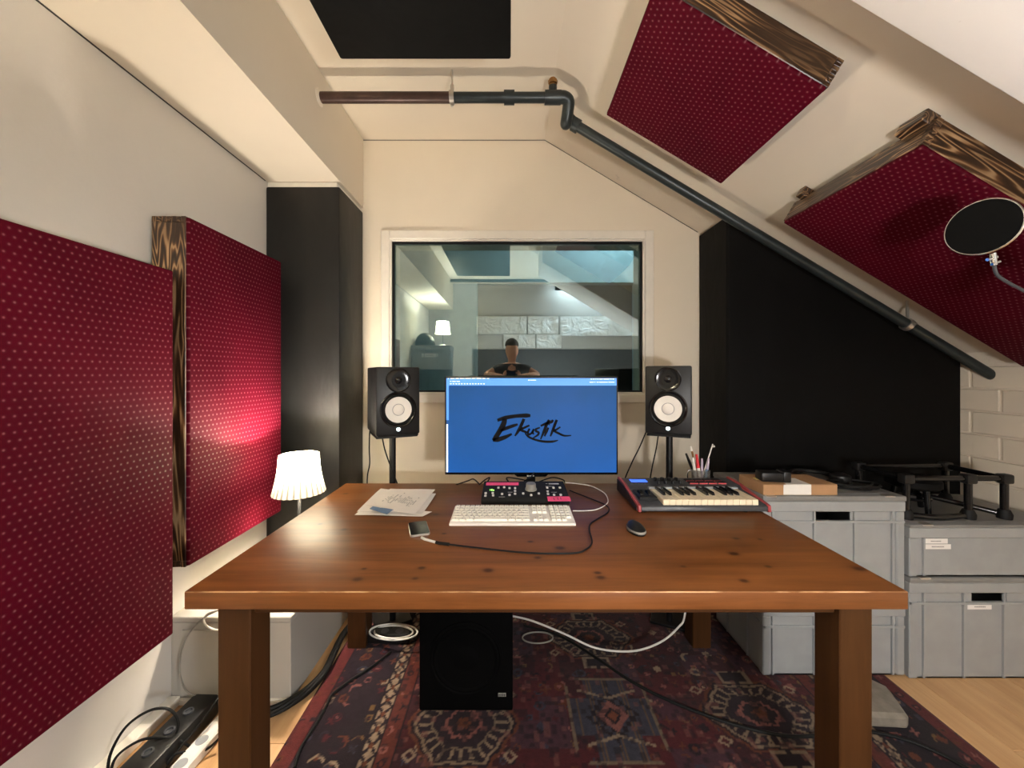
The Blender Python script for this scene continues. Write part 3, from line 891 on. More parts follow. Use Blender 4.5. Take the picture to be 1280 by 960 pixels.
for c0, c1 in ((970, 992), (998, 1004), (1014, 1024), (1030, 1080), (1086, 1122)): dash(c0, c1, 87, 0.0016)
tag(mk('screen_menu_text', wm, Mwhite, mon), kind='stuff')
lg_ = MB(); u = 1 / 4.923 / F * YM
def stroke(pts, ws):
    # densify with Catmull-Rom
    P2 = [Vector(p) for p in pts]; out, ow = [], []
    for i in range(len(P2) - 1):
        a, b_, c, d = P2[max(i - 1, 0)], P2[i], P2[i + 1], P2[min(i + 2, len(P2) - 1)]
        for k in range(8):
            s = k / 8
            out.append(0.5 * ((2 * b_) + (c - a) * s + (2 * a - 5 * b_ + 4 * c - d) * s * s + (3 * b_ - a - 3 * c + d) * s ** 3)); ow.append(ws[i] + (ws[i + 1] - ws[i]) * s)
    out.append(P2[-1]); ow.append(ws[-1])
    pl = [Vector(sxy(p.x, p.y)) for p in out]
    lg_.ribbon([(p.x, p.y) for p in pl], [x * u * 1.12 for x in ow], 0, lambda x, y: (x, -0.0030, y))
stroke([(402, 322), (450, 306), (520, 295), (580, 292), (606, 293)], [16, 22, 20, 24, 14])
stroke([(448, 312), (440, 345), (415, 390), (392, 425), (374, 444)], [26, 30, 28, 26, 14])
stroke([(418, 388), (455, 371), (500, 355), (528, 346)], [14, 20, 18, 10])
stroke([(374, 444), (405, 440), (450, 425), (492, 405)], [14, 26, 22, 10])
stroke([(566, 312), (552, 345), (532, 385), (510, 418)], [16, 18, 18, 8])
stroke([(600, 352), (570, 366), (545, 378), (562, 388), (590, 398)], [10, 13, 13, 14, 10])
stroke([(600, 372), (590, 395), (596, 408), (612, 400), (626, 374)], [10, 13, 13, 11, 9])
stroke([(626, 374), (620, 398), (628, 406)], [10, 12, 8])
stroke([(664, 366), (640, 376), (640, 388), (656, 396), (650, 412), (622, 430)], [8, 12, 13, 12, 12, 6])
stroke([(720, 318), (704, 350), (688, 390), (668, 438)], [12, 17, 15, 7])
stroke([(668, 356), (700, 342), (735, 330), (744, 318)], [10, 15, 18, 8])
stroke([(716, 366), (704, 392), (692, 420)], [11, 14, 9])
stroke([(720, 350), (723, 345)], [10, 10])
stroke([(768, 318), (755, 350), (742, 385), (728, 420)], [14, 16, 15, 8])
stroke([(790, 362), (766, 378), (752, 386), (780, 402), (815, 416), (857, 414)], [8, 11, 12, 13, 11, 5])
stroke([(572, 400), (596, 424), (640, 442), (690, 452), (740, 452), (776, 444)], [6, 12, 12, 13, 13, 4])
lm = lg_.mesh('screen_logo')
tag(mk('screen_logo', lm, M_ink, mon), 'black brush lettering reading Ekustik')

# ------------------------------------------------------------------ studio speakers and stands
def speaker(label):
    t = thing('studio_monitor_speaker', label, 'speaker', (0, 0, 0), (0, 0, 0), 'white cone studio speakers')
    W_, Hh, D = 0.21, 0.332, 0.284
    mk('cabinet', MB().box(-W_ / 2, W_ / 2, 0.0, D, 0, Hh, 0.008, seg=2), M_blackplastic, t)
    def face(prof, z, n=40):   # lathe about -Y axis at height z
        return MB().lathe(prof, n, Matrix.Translation((0, 0, z)) @ Matrix.Rotation(R(90), 4, 'X'))
    mk('tweeter_waveguide', face([(0.060, 0.0), (0.060, 0.002), (0.056, 0.0035), (0.05, 0.001), (0.03, -0.004 + 0.0045), (0.018, 0.0005), (0, 0.0005)], 0.268), M_blackgloss, t)
    mk('tweeter_dome', face([(0.018, 0.0005), (0.014, 0.005), (0.007, 0.0085), (0, 0.0095)], 0.268), M_blackgloss, t)
    mk('woofer_ring', face([(0.088, 0), (0.088, 0.003), (0.083, 0.006), (0.078, 0.004), (0.074, 0.0005)], 0.124), M_blackgloss, t)
    mk('woofer_surround', face([(0.077, 0.0006), (0.073, 0.005), (0.068, 0.0065), (0.064, 0.004), (0.061, 0.0008)], 0.124), M_blackrubber, t)
    mk('woofer_cone', face([(0.063, 0.0052), (0.05, 0.0032), (0.034, 0.0012), (0.028, 0.0008), (0, 0.0008)], 0.124), M_cone, t)
    mk('dust_cap', face([(0.0275, 0.001), (0.02, 0.005), (0.01, 0.0075), (0, 0.008)], 0.124), M_cone, t)
    mk('dust_cap_seam', face([(0.0290, 0.0016), (0.0275, 0.0022), (0.0262, 0.0020)], 0.124), M_greyink, t)
    mk('power_emblem', face([(0.0095, 0), (0.0095, 0.0018), (0, 0.0022)], 0.029, 16), M_led, t)
    mk('stand_pad', MB().box(-W_ / 2 + 0.008, W_ / 2 - 0.004, 0.01, D - 0.01, -0.008, 0.0, 0.002), M_blackrubber, t)
    return t


def place_speaker(o, px, pyb, yd, ang):
    p = P(px, pyb, yd)
    o.location = p; o.rotation_euler = (0, 0, ang)


spk = speaker('white cone studio speaker on a stand left of the monitor')
place_speaker(spk, 498, 544, 1.87, R(28))
spk2 = clone(spk, (0, 0, 0), (0, 0, 0), 'white cone studio speaker on a stand right of the monitor')
place_speaker(spk2, 835, 543, 1.86, R(-25))


def speaker_stand(sp, ang, label):
    z = sp.location.z - 0.008
    c = sp.location + Matrix.Rotation(ang, 3, 'Z') @ Vector((0, 0.142, 0)); 
    t = thing('speaker_stand', label, 'stand', (c.x, c.y, 0.0), (0, 0, ang), 'black speaker stands')
    mk('top_plate', MB().box(-0.10, 0.10, -0.12, 0.12, z - 0.008, z, 0.002), M_blackmetal, t)
    mk('pole', MB().cyl((0, 0, 0.02), (0, 0, z - 0.007), 0.0165, 20), M_blackmetal, t)
    mk('collar', MB().lathe([(0, 0), (0.025, 0), (0.025, 0.06), (0.018, 0.065), (0, 0.065)], 16, Matrix.Translation((0, 0, 0.62))), M_blackmetal, t)
    mk('base_plate', MB().box(-0.09, 0.09, -0.05, 0.15, 0.0105, 0.024, 0.003), M_blackmetal, t)
    return t


speaker_stand(spk, R(28), 'black pole speaker stand under the left speaker behind the table')
speaker_stand(spk2, R(-25), 'black pole speaker stand under the right speaker behind the table')


def cable(name, pts, r, mat, label, cat='cable', group=None, n=8, sub=7):
    return tag(mk(name, MB().tube(pts, r, n, True, sub), mat), label, cat, group)


cable('speaker_cable', [P(462, 541, 2.10), P(461.5, 560, 2.12), P(462, 580, 2.12), P(459, 600, 2.13), P(460, 650, 2.15)], 0.0035, M_blackrubber, 'thin black cable hanging straight below the left speaker')
cable('speaker_cable', [P(477, 542, 2.08), P(481, 562, 2.02), P(489, 585, 1.958), P(497, 606, 1.955), P(505, 630, 1.955), P(511, 700, 1.96)], 0.0035, M_blackrubber, 'thin black cable slanting across the left speaker pole')
cable('speaker_cable', [P(808, 539, 2.05), P(799, 560, 2.05), P(790, 578, 2.05), P(779, 606, 2.05), P(776, 640, 2.05)], 0.0035, M_blackrubber, 'thin black cable slanting down from left corner of the right speaker')
cable('speaker_cable', [P(823, 543, 2.08), P(820, 562, 2.09), P(815, 585, 2.09), P(812, 606, 2.1), P(811, 640, 2.1)], 0.0035, M_blackrubber, 'thin black cable hanging beside the right speaker pole')

# ------------------------------------------------------------------ monitor controller
mc = thing('monitor_controller', 'black studio monitor controller with big grey knob and pink tape', 'controller', (0.066, 1.60, TZ))
prof = [(0, 0.003), (0.19, 0.003), (0.19, 0.048), (0.022, 0.030), (0.0, 0.020)]
mk('housing', MB().prism(prof, 'x', -0.185, 0.185, bev=0.003), M_matteblack, mc)
sA = math.atan2(0.018, 0.168)
MT = Matrix.Translation((0, 0.022, 0.0305)) @ Matrix.Rotation(sA, 4, 'X')     # frame of the sloping top
def cxy(cx, cy):       # pixel in the enlarged controller crop -> local coordinates on the sloping top
    px = 590 + cx / 9.846; py = 595 + cy / 9.846
    # intersect view ray with top plane
    o = MT.to_translation() + mc.location; nn = (MT.to_3x3() @ Vector((0, 0, 1)))
    d = Vector(((px - VX) / F, 1, (VY - py) / F)); t = (o - Vector(EYE)).dot(nn) / d.dot(nn)
    q = MT.inverted() @ (Vector(EYE) + d * t - Vector(mc.location)); return q.x, q.y
x, y = cxy(725, 165)
mk('volume_knob', MB().lathe([(0.026, 0), (0.026, 0.004), (0.0225, 0.006), (0.021, 0.026), (0.0195, 0.028), (0, 0.0285)], 40, MT @ Matrix.Translation((x, y, 0)), wob=lambda a, z: 0.012 * math.sin(30 * a) if 0.005 < z < 0.0262 else 0), M_greyknob, mc)
for (cx, cy) in ((325, 150), (395, 145), (462, 155), (530, 155), (168, 218), (165, 250), (255, 215), (260, 245), (370, 228), (462, 240), (530, 190), (530, 225), (630, 222), (728, 242), (822, 222), (925, 150), (930, 195), (935, 228), (1002, 150), (1082, 150), (1010, 238), (1092, 238)):
    x, y = cxy(cx, cy)
    mk('button', MB().box(x - 0.0048, x + 0.0048, y - 0.0058, y + 0.0058, 0, 0.0055, 0.0012, M=MT), M_button, mc)
x0, y0 = cxy(205, 180); x1, y1 = cxy(265, 150)
dg = MB()
for (a, segs) in ((0.0, 'bc'), (0.010, 'acdfg'), (0.018, 'cdeg')):
    q = dict(a=(0, .0, .006, .013), )
    for s in segs:
        bx = dict(a=(0, .006, .0122, .0136), b=(.0048, .006, .0068, .013), c=(.0048, .006, 0, .0064), d=(0, .006, -.0006, .0008), e=(0, .0012, 0, .0064), f=(0, .0012, .0068, .013), g=(0, .006, .006, .0074))[s]
        dg.box(x0 + a + bx[0], x0 + a + bx[1], y0 + bx[2], y0 + bx[3], 0.0002, 0.0012, M=MT)
mk('level_digits', dg, M_greenled, mc)
x0, y0 = cxy(172, 115); x1, y1 = cxy(572, 85)
mk('pink_tape_strip', MB().box(x0, x1, y0, y1 + 0.004, 0.0001, 0.0009, M=MT), M_pink, mc)
x0, y0 = cxy(935, 312); x1, y1 = cxy(1195, 258)
pt = mk('pink_tape_strip', MB().box(x0, x1 + 0.002, y0, y1, 0.0006, 0.0022, M=MT), M_pink, mc)
ti = MB()
for (cx, cy0, cy1) in ((1010, 272, 300), (1058, 270, 296), (1095, 268, 294)):
    a, b0 = cxy(cx, cy1); _, b1 = cxy(cx, cy0)
    ti.box(a - 0.001, a + 0.001, b0, b1, 0.0022, 0.0026, M=MT)
    ti.box(a - 0.001, a + 0.004, b0, b0 + 0.0012, 0.0022, 0.0026, M=MT)
mk('pen_marks', ti, M_ink, pt)
x0, y0 = cxy(945, 102); x1, y1 = cxy(1065, 90)
pm = MB().box(x0, x1, y0, y1, 0.0001, 0.0006, M=MT)
for (a, b_, c) in ((905, 930, 95), (905, 1010, 128), (975, 1040, 200), (330, 405, 258), (440, 500, 200)):
    xa, ya = cxy(a, c); xb, _ = cxy(b_, c); pm.box(xa, xb, ya - 0.001, ya + 0.001, 0.0001, 0.0006, M=MT)
mk('printed_lettering', pm, M_button, mc)
tg = MB()
for ci, (a, b_, c_, d_) in enumerate((((600, 606), (592, 599), (585, 601), (570, 606)), ((609, 603), (612, 597), (606, 600), (598, 607)), ((637, 604), (634, 597), (655, 600), (664, 604)), ((672, 603), (690, 597), (704, 600), (706, 604)), ((655, 602), (660, 598), (664, 596), (668, 590)))):
    tg = MB().tube([P(*a, 1.80), P(*b_, 1.82), P(*c_, 1.85), P(*d_, 1.90)], 0.0032, 8)
    tag(mk('audio_cable', tg, M_blackrubber), ['black cable bending far left behind the controller', 'black cable behind the left pink tape of the controller', 'black cable behind the controller just right of its knob', 'black cable bending right behind the controller', 'black cable rising straight up to the monitor'][ci], 'cable', 'controller cables')

# ------------------------------------------------------------------ white computer keyboard
kb = thing('computer_keyboard', 'white full size computer keyboard in the middle of the table', 'keyboard', (0.0105, 1.382, TZ))
KW, KD = 0.457, 0.158
mk('case', MB().prism([(0, 0.0), (KD, 0.0), (KD, 0.020), (0.002, 0.010), (0, 0.009)], 'x', -KW / 2, KW / 2, bev=0.002), M_cone, kb)
KM = Matrix.Translation((0, 0.004, 0.0095)) @ Matrix.Rotation(math.atan2(0.0105, 0.156), 4, 'X')
kcache = {}
leg = MB()
def key(x, y, wu, dd=0.0178):
    wk = wu * 0.0192 - 0.0022
    k = (round(wk, 5), dd)
    if k not in kcache:
        t = MB().box(-wk / 2, wk / 2, -dd / 2, dd / 2, 0, 0.0075)
        for v in t.bm.verts:
            if v.co.z > 0.004: v.co.x *= 1 - 0.003 / wk; v.co.y *= 1 - 0.003 / dd
        kcache[k] = t.mesh('key')
    o = mk('key', kcache[k], M_keywhite, kb)
    o.matrix_local = KM @ Matrix.Translation((x, y, 0))
    if wu < 3: leg.box(x - 0.0022, x + 0.0012, y - 0.001, y + 0.003, 0.0075, 0.0079, M=KM)
rows = [[1] * 15, [1] * 13 + [2], [1.5] + [1] * 12 + [1.5], [1.75] + [1] * 11 + [2.25], [2.25] + [1] * 10 + [2.75], [1.5, 1.25, 1.5, 6.5, 1.5, 1.25, 1.5]]
RPt = 0.0222
for r, row in enumerate(rows):
    y = 0.150 - RPt * (r + 0.5) - 0.004
    x = -KW / 2 + 0.005
    for wu in row:
        key(x + wu * 0.0096, y, wu); x += wu * 0.0192
    x = -KW / 2 + 0.005 + 15 * 0.0192 + 0.011
    for c in range(3):
        if r in (0, 1, 2, 5) or (r == 4 and c == 1) : key(x + (c + 0.5) * 0.0192, y, 1)
    x += 3 * 0.0192 + 0.009
    for c in range(4):
        if not (r == 5 and c == 3): key(x + (c + 0.5) * 0.0192, y, 1)
tag(mk('key_legends', leg, M_greyink, kb), kind='stuff')

# ------------------------------------------------------------------ midi keyboard
mkx0, mkx1 = 0.507, 1.030
md = thing('midi_keyboard', 'compact black midi piano keyboard with red side trim on the right of the table', 'piano keyboard', ((mkx0 + mkx1) / 2, 1.512, TZ))
hw = (mkx1 - mkx0) / 2; MDp = 0.29
mk('housing', MB().prism([(0.0, 0.006), (MDp, 0.006), (MDp, 0.060), (0.185, 0.056), (0.165, 0.045), (0.012, 0.030), (0.0, 0.024)], 'x', -hw + 0.012, hw - 0.012, bev=0.002), M_graphite, md)
for s in (-1, 1):
    xa, xb = sorted((s * (hw - 0.012), s * hw))
    mk('side_trim', MB().prism([(-0.004, 0.004), (0.004, 0.002), (MDp + 0.004, 0.002), (MDp + 0.004, 0.066), (0.19, 0.062), (0.12, 0.048), (0.0, 0.030)], 'x', xa, xb, bev=0.002), M_redtrim, md)
    xa, xb = sorted((s * (hw - 0.001), s * (hw + 0.0035)))
    mk('side_cheek', MB().prism([(0.012, 0.004), (MDp - 0.0, 0.004), (MDp - 0.0, 0.056), (0.19, 0.052), (0.12, 0.038), (0.016, 0.020)], 'x', xa, xb, bev=0.0015), M_blackplastic, md)
kx0 = (829.5 - VX) / F * 1.515 - md.location.x; kx1 = (949 - VX) / F * 1.515 - md.location.x
kp = (kx1 - kx0) / 15
wkm = MB().box(-kp / 2 + 0.0006, kp / 2 - 0.0006, 0, 0.142, 0, 0.022, 0.001).mesh('white_key')
for i in range(15):
    o = mk('white_key', wkm, M_pianowhite, md); o.location = (kx0 + kp * (i + 0.5), 0.006, 0.0285)
bkm = MB().prism([(0, 0), (0.09, 0), (0.09, 0.012), (0.008, 0.012), (0.0, 0.004)], 'x', -0.0058, 0.0058, bev=0.001).mesh('black_key')
for i in range(14):
    if i % 7 in (0, 1, 3, 4, 5):
        o = mk('black_key', bkm, M_blackgloss, md); o.location = (kx0 + kp * (i + 1), 0.057, 0.0507)
mk('key_strip', MB().box(kx0 - 0.004, kx1 + 0.004, 0.150, 0.168, 0.046, 0.0565, 0.0015), M_strip, md)
mk('display', MB().box(-hw + 0.045, -hw + 0.118, 0.228, 0.262, 0.055, 0.0605), M_lcd, md)
for i in range(8):
    mk('knob', MB().lathe([(0.009, 0), (0.008, 0.014), (0.006, 0.015), (0, 0.0155)], 14, Matrix.Translation((-hw + 0.16 + (i % 4) * 0.032, 0.205 + 0.045 * (i // 4), 0.0575))), M_blackplastic, md)
for i in range(8):
    px_ = -hw + 0.315 + (i % 4) * 0.042; py_ = 0.215 + 0.037 * (i // 4)
    pd = mk('drum_pad', MB().box(px_ - 0.018, px_ + 0.018, py_ - 0.0155, py_ + 0.0155, 0.056, 0.0625, 0.002), M_blackrubber, md)
    mk('pad_light', MB().box(px_ - 0.018, px_ + 0.018, py_ - 0.0175, py_ - 0.0155, 0.056, 0.062), simple('pad_red_edge', (0.5, 0.08, 0.09), 0.4) if i == 0 else bpy.data.materials['pad_red_edge'], pd)
wpl = mk('wheel_panel', MB().box(-hw + 0.022, kx0 - 0.006, 0.05, 0.145, 0.030, 0.0475, 0.002), M_blackplastic, md)
for i in range(2):
    mk('pitch_wheel', MB().lathe([(0, -0.006), (0.027, -0.006), (0.028, 0), (0.027, 0.006), (0, 0.006)], 24, Matrix.Translation((-hw + 0.04 + 0.033 * i, 0.098, 0.034)) @ Matrix.Rotation(R(90), 4, 'Y')), M_blackgloss, md)
for i in range(6):
    mk('button', MB().box(-hw + 0.03 + 0.014 * i, -hw + 0.040 + 0.014 * i, 0.198, 0.206, 0.055, 0.0605, 0.001), M_graphite, md)
for (fx, fy) in ((-hw + 0.03, 0.02), (hw - 0.03, 0.02), (-hw + 0.03, 0.27), (hw - 0.06, 0.27)):
    mk('rubber_foot', MB().lathe([(0, 0), (0.01, 0), (0.01, 0.007), (0, 0.007)], 12, Matrix.Translation((fx if fx < 0 else 0.17, fy, 0))), M_blackrubber, md)

# ------------------------------------------------------------------ mouse
ms = PT(795, 664, TZ)
mo = thing('computer_mouse', 'small dark computer mouse lying in front of the midi keyboard', 'mouse', ms, (0, 0, R(4)))
def blob(lx, ly, lz, z0):
    t = bmesh.new(); bmesh.ops.create_uvsphere(t, u_segments=28, v_segments=16, radius=1)
    for v in t.verts:
        x, y, z = v.co
        z = max(z, -0.25)
        v.co = Vector((x * lx * (1 - 0.08 * y), y * ly, (z + 0.25) * lz * (1.0 + 0.25 * y) + z0))
    m = MB(); m._add(t); return m
mk('shell', blob(0.029, 0.050, 0.022, 0.002), M_blackplastic, mo)
mk('side_band', MB().lathe([(0.0295, 0), (0.030, 0.003), (0.0285, 0.006)], 32, Matrix.Translation((0, 0, 0.0055)) @ Matrix.Diagonal((1, 1.68, 1.5, 1))), M_greyknob, mo)
mk('base', MB().lathe([(0, 0), (0.028, 0), (0.029, 0.004), (0, 0.004)], 32, Matrix.Diagonal((1, 1.68, 1, 1))), M_blackrubber, mo)
mk('scroll_wheel', MB().lathe([(0, -0.003), (0.008, -0.003), (0.008, 0.003), (0, 0.003)], 16, Matrix.Translation((0, 0.028, 0.022)) @ Matrix.Rotation(R(90), 4, 'Y')), M_graphite, mo)

# ------------------------------------------------------------------ papers
def sheet(corners, z, curl, seed, label, lines=0, mat=None):
    """paper from 4 photo pixels lying on the table, a little wavy"""
    rnd = random.Random(seed)
    c = [PT(px, py, TZ + z) for px, py in corners]
    n = 10; t = bmesh.new(); g = []
    ph = rnd.random() * 6
    for i in range(n + 1):
        row = []
        for j in range(n + 1):
            u, v = i / n, j / n
            p = c[0] * (1 - u) * (1 - v) + c[1] * u * (1 - v) + c[2] * u * v + c[3] * (1 - u) * v
            e = max(abs(u - .5), abs(v - .5)) * 2
            p.z += curl * (0.5 + 0.5 * math.sin(3 * u + 4 * v + ph)) * e ** 2
            row.append(t.verts.new(p))
        g.append(row)
    for i in range(n):
        for j in range(n): t.faces.new((g[i][j], g[i + 1][j], g[i + 1][j + 1], g[i][j + 1]))
    bmesh.ops.recalc_face_normals(t, faces=t.faces)
    if list(t.faces)[0].normal.z < 0: bmesh.ops.reverse_faces(t, faces=t.faces)
    ret = bmesh.ops.extrude_face_region(t, geom=list(t.faces))
    for v in [e for e in ret['geom'] if isinstance(e, bmesh.types.BMVert)]: v.co.z += 0.0006
    bmesh.ops.recalc_face_normals(t, faces=t.faces)
    m = MB(); m._add(t)
    o = tag(mk('paper_sheet', m, mat or M_paper), label, 'paper', 'papers on the table')
    if lines:
        mb = MB()
        for k in range(lines):
            v = 0.2 + 0.6 * k / max(1, lines - 1); u0 = rnd.uniform(0.15, 0.4); u1 = u0 + rnd.uniform(0.15, 0.45)
            nseg = 9
            for s in range(nseg):
                if rnd.random() < 0.3: continue
                pts = []
                for (du, dv) in ((0, 0), (0.75, 0), (0.75, 0.022), (0, 0.022)):
                    uu = u0 + (u1 - u0) * (s + du) / nseg; vv = v + dv
                    e = max(abs(uu - .5), abs(vv - .5)) * 2
                    p = c[0] * (1 - uu) * (1 - vv) + c[1] * uu * (1 - vv) + c[2] * uu * vv + c[3] * (1 - uu) * vv
                    p.z += curl * (0.5 + 0.5 * math.sin(3 * uu + 4 * vv + ph)) * e ** 2 + 0.0011
                    pts.append(p - o.location)
                mb.bm.faces.new([mb.bm.verts.new(p) for p in pts])
        tag(mk('printed_lines', mb, M_greyink, o), kind='stuff')
    return o


sheet([(443, 645), (459, 633), (540, 641), (528, 645.5)], 0.001, 0.004, 1, 'bottom white paper sheet in the pile, its front edge sticking out towards the table front')
sheet([(446, 640), (476, 612), (545, 618), (527, 644)], 0.003, 0.006, 2, 'white paper sheet in the middle of the pile sticking out on the right')
sheet([(455, 632), (488, 611), (544, 613), (519, 643)], 0.009, 0.004, 3, 'printed white paper sheet on top of the pile left of the keyboard', 15)
sheet([(462, 637), (466, 633), (492, 638), (484, 643)], 0.0105, 0.003, 4, 'small blue printed paper peeking out at the front of the paper pile', 0, M_bluepaper)

# ------------------------------------------------------------------ phone with adapter and cable
pc = [PT(px, py, TZ) for px, py in ((515, 673), (541, 669.5), (529.5, 652.5), (508.5, 655))]
cen = sum(pc, Vector()) / 4
ax = (pc[1] - pc[0]); ang = math.atan2(ax.y, ax.x)
ph = thing('smartphone', 'black smartphone lying on the table with a white charging plug', 'phone', cen, (0, 0, ang))
pw, pl_ = 0.066, 0.118
def rrect(w, h, r, n=5):
    out = []
    for (cx, cy, a0) in ((w / 2 - r, h / 2 - r, 0), (-w / 2 + r, h / 2 - r, 90), (-w / 2 + r, -h / 2 + r, 180), (w / 2 - r, -h / 2 + r, 270)):
        for k in range(n + 1):
            a = R(a0 + 90 * k / n); out.append((cx + r * math.cos(a), cy + r * math.sin(a)))
    return out
mk('metal_body', MB().prism(rrect(pw, pl_, 0.009), 'z', 0, 0.0072, bev=0.001), M_screw, ph)
mk('screen', MB().prism(rrect(pw - 0.003, pl_ - 0.003, 0.008), 'z', 0.0072, 0.0078), M_blackgloss, ph)
cp = [PT(x, y, TZ + 0.004) for x, y in ((527, 672), (531, 674), (545, 678), (549, 679), (600, 685), (660, 691), (715, 691.5), (732, 687), (740, 678), (737, 664), (738, 655), (748, 648), (760, 640), (758, 632), (735, 622), (712, 613))]
ch = thing('charging_cable', 'black cable curving from the phone across the table to the controller', 'cable', cp[4])
o = mk('cord', MB().tube([p - cp[4] for p in cp[3:]], 0.0028, 8, True, 8), M_blackrubber, ch)
o = mk('plug_housing', MB().tube([p - cp[4] for p in (cp[2], cp[3], cp[3] + (cp[4] - cp[3]) * 0.25)], 0.0052, 10, False), M_blackrubber, ch)
tag(mk('adapter', MB().tube([p - cp[4] for p in cp[1:3]], 0.0042, 10, False), M_whitecable, ch), 'white adapter piece')
tag(mk('connector', MB().tube([p - cp[4] for p in (cp[0], cp[1])], 0.0045, 10, False), M_whitecable, ch), 'white plug')
cable('keyboard_cable', [PT(x, y, TZ + 0.004) for x, y in ((716, 638.5), (730, 638.5), (745, 637), (757, 631), (760, 625), (755, 616), (740, 608), (725, 605), (706, 603))], 0.0022, M_whitecable, 'white keyboard cable looping around to the back of the controller')

# ------------------------------------------------------------------ pen cup
pcx, pcy = (876 - VX) / F * 1.86, 1.862
cup = thing('pen_cup', 'clear pen cup with wire handle behind the midi keyboard', 'cup', (pcx, pcy, TZ))
Mcup = simple('clear_plastic', (0.7, 0.7, 0.68), 0.15, trans=0.9)
mk('cup_body', MB().lathe([(0, 0), (0.038, 0), (0.042, 0.085), (0.0405, 0.085), (0.0365, 0.004), (0, 0.004)], 28), Mcup, cup)
mk('wire_handle', MB().tube([(-0.04, 0, 0.075), (-0.058, 0, 0.078), (-0.064, 0, 0.055), (-0.058, 0, 0.03), (-0.038, 0, 0.028)], 0.0028, 8), M_chrome, cup)
def pen(name, px, py, r, mat, label, capmat=None, capf=0.3, b=(0.0, 0.0), dy=0.0):
    top = P(px, py, pcy + dy); bot = Vector((pcx + b[0], pcy + dy * 0.5 + b[1], TZ + 0.006))
    d = top - bot
    t = thing(name, label, 'pen', bot)
    mk('barrel', MB().cyl((0, 0, 0), d * (1 - capf), r, 12), mat, t)
    mk('cap', MB().cyl(d * (1 - capf), d, r * 1.05, 12, r * 0.7), capmat or mat, t)
pen('marker_pen', 870.5, 568, 0.0075, M_cone, 'white marker with a red cap in the pen cup', M_red, 0.42, (-0.004, -0.006), -0.012)
pen('felt_pen', 866, 572, 0.0068, M_cone, 'white felt pen in the pen cup left of the red cap', None, 0.1, (-0.018, 0.0), -0.004)
pen('ballpoint_pen', 863.5, 558, 0.005, M_brass, 'brown ballpoint pen with white tip behind the red marker', M_cone, 0.12, (0.004, 0.012), 0.012)
pen('felt_pen', 877.5, 573, 0.0055, M_lilac, 'lilac pen right of the red marker', None, 0.15, (0.004, 0.0), -0.008)
pen('felt_pen', 886, 573, 0.0062, M_bluepaper, 'pale blue flared pen at the right of the pen cup', M_lilac, 0.4, (0.02, 0.0), 0.0)
pen('black_pen', 857.5, 567, 0.0065, M_blackgloss, 'black pen leaning left out of the pen cup', None, 0.3, (-0.002, 0.012), 0.01)
top = P(891, 555, pcy); bot = Vector((pcx + 0.004, pcy + 0.014, TZ + 0.006)); d = top - bot
br = thing('cleaning_brush', 'white toothbrush shaped stick leaning right out of the pen cup', 'brush', bot)
mk('handle', MB().cyl((0, 0, 0), d, 0.0036, 10, 0.0028), M_cone, br)
mk('bristles', MB().box(-0.004, 0.004, -0.004, 0.004, 0, 0.010, 0.001, M=Matrix.Translation(d * 0.93 + Vector((0.004, 0, 0))) @ Matrix.Rotation(R(60), 4, 'Y')), M_cone, br)

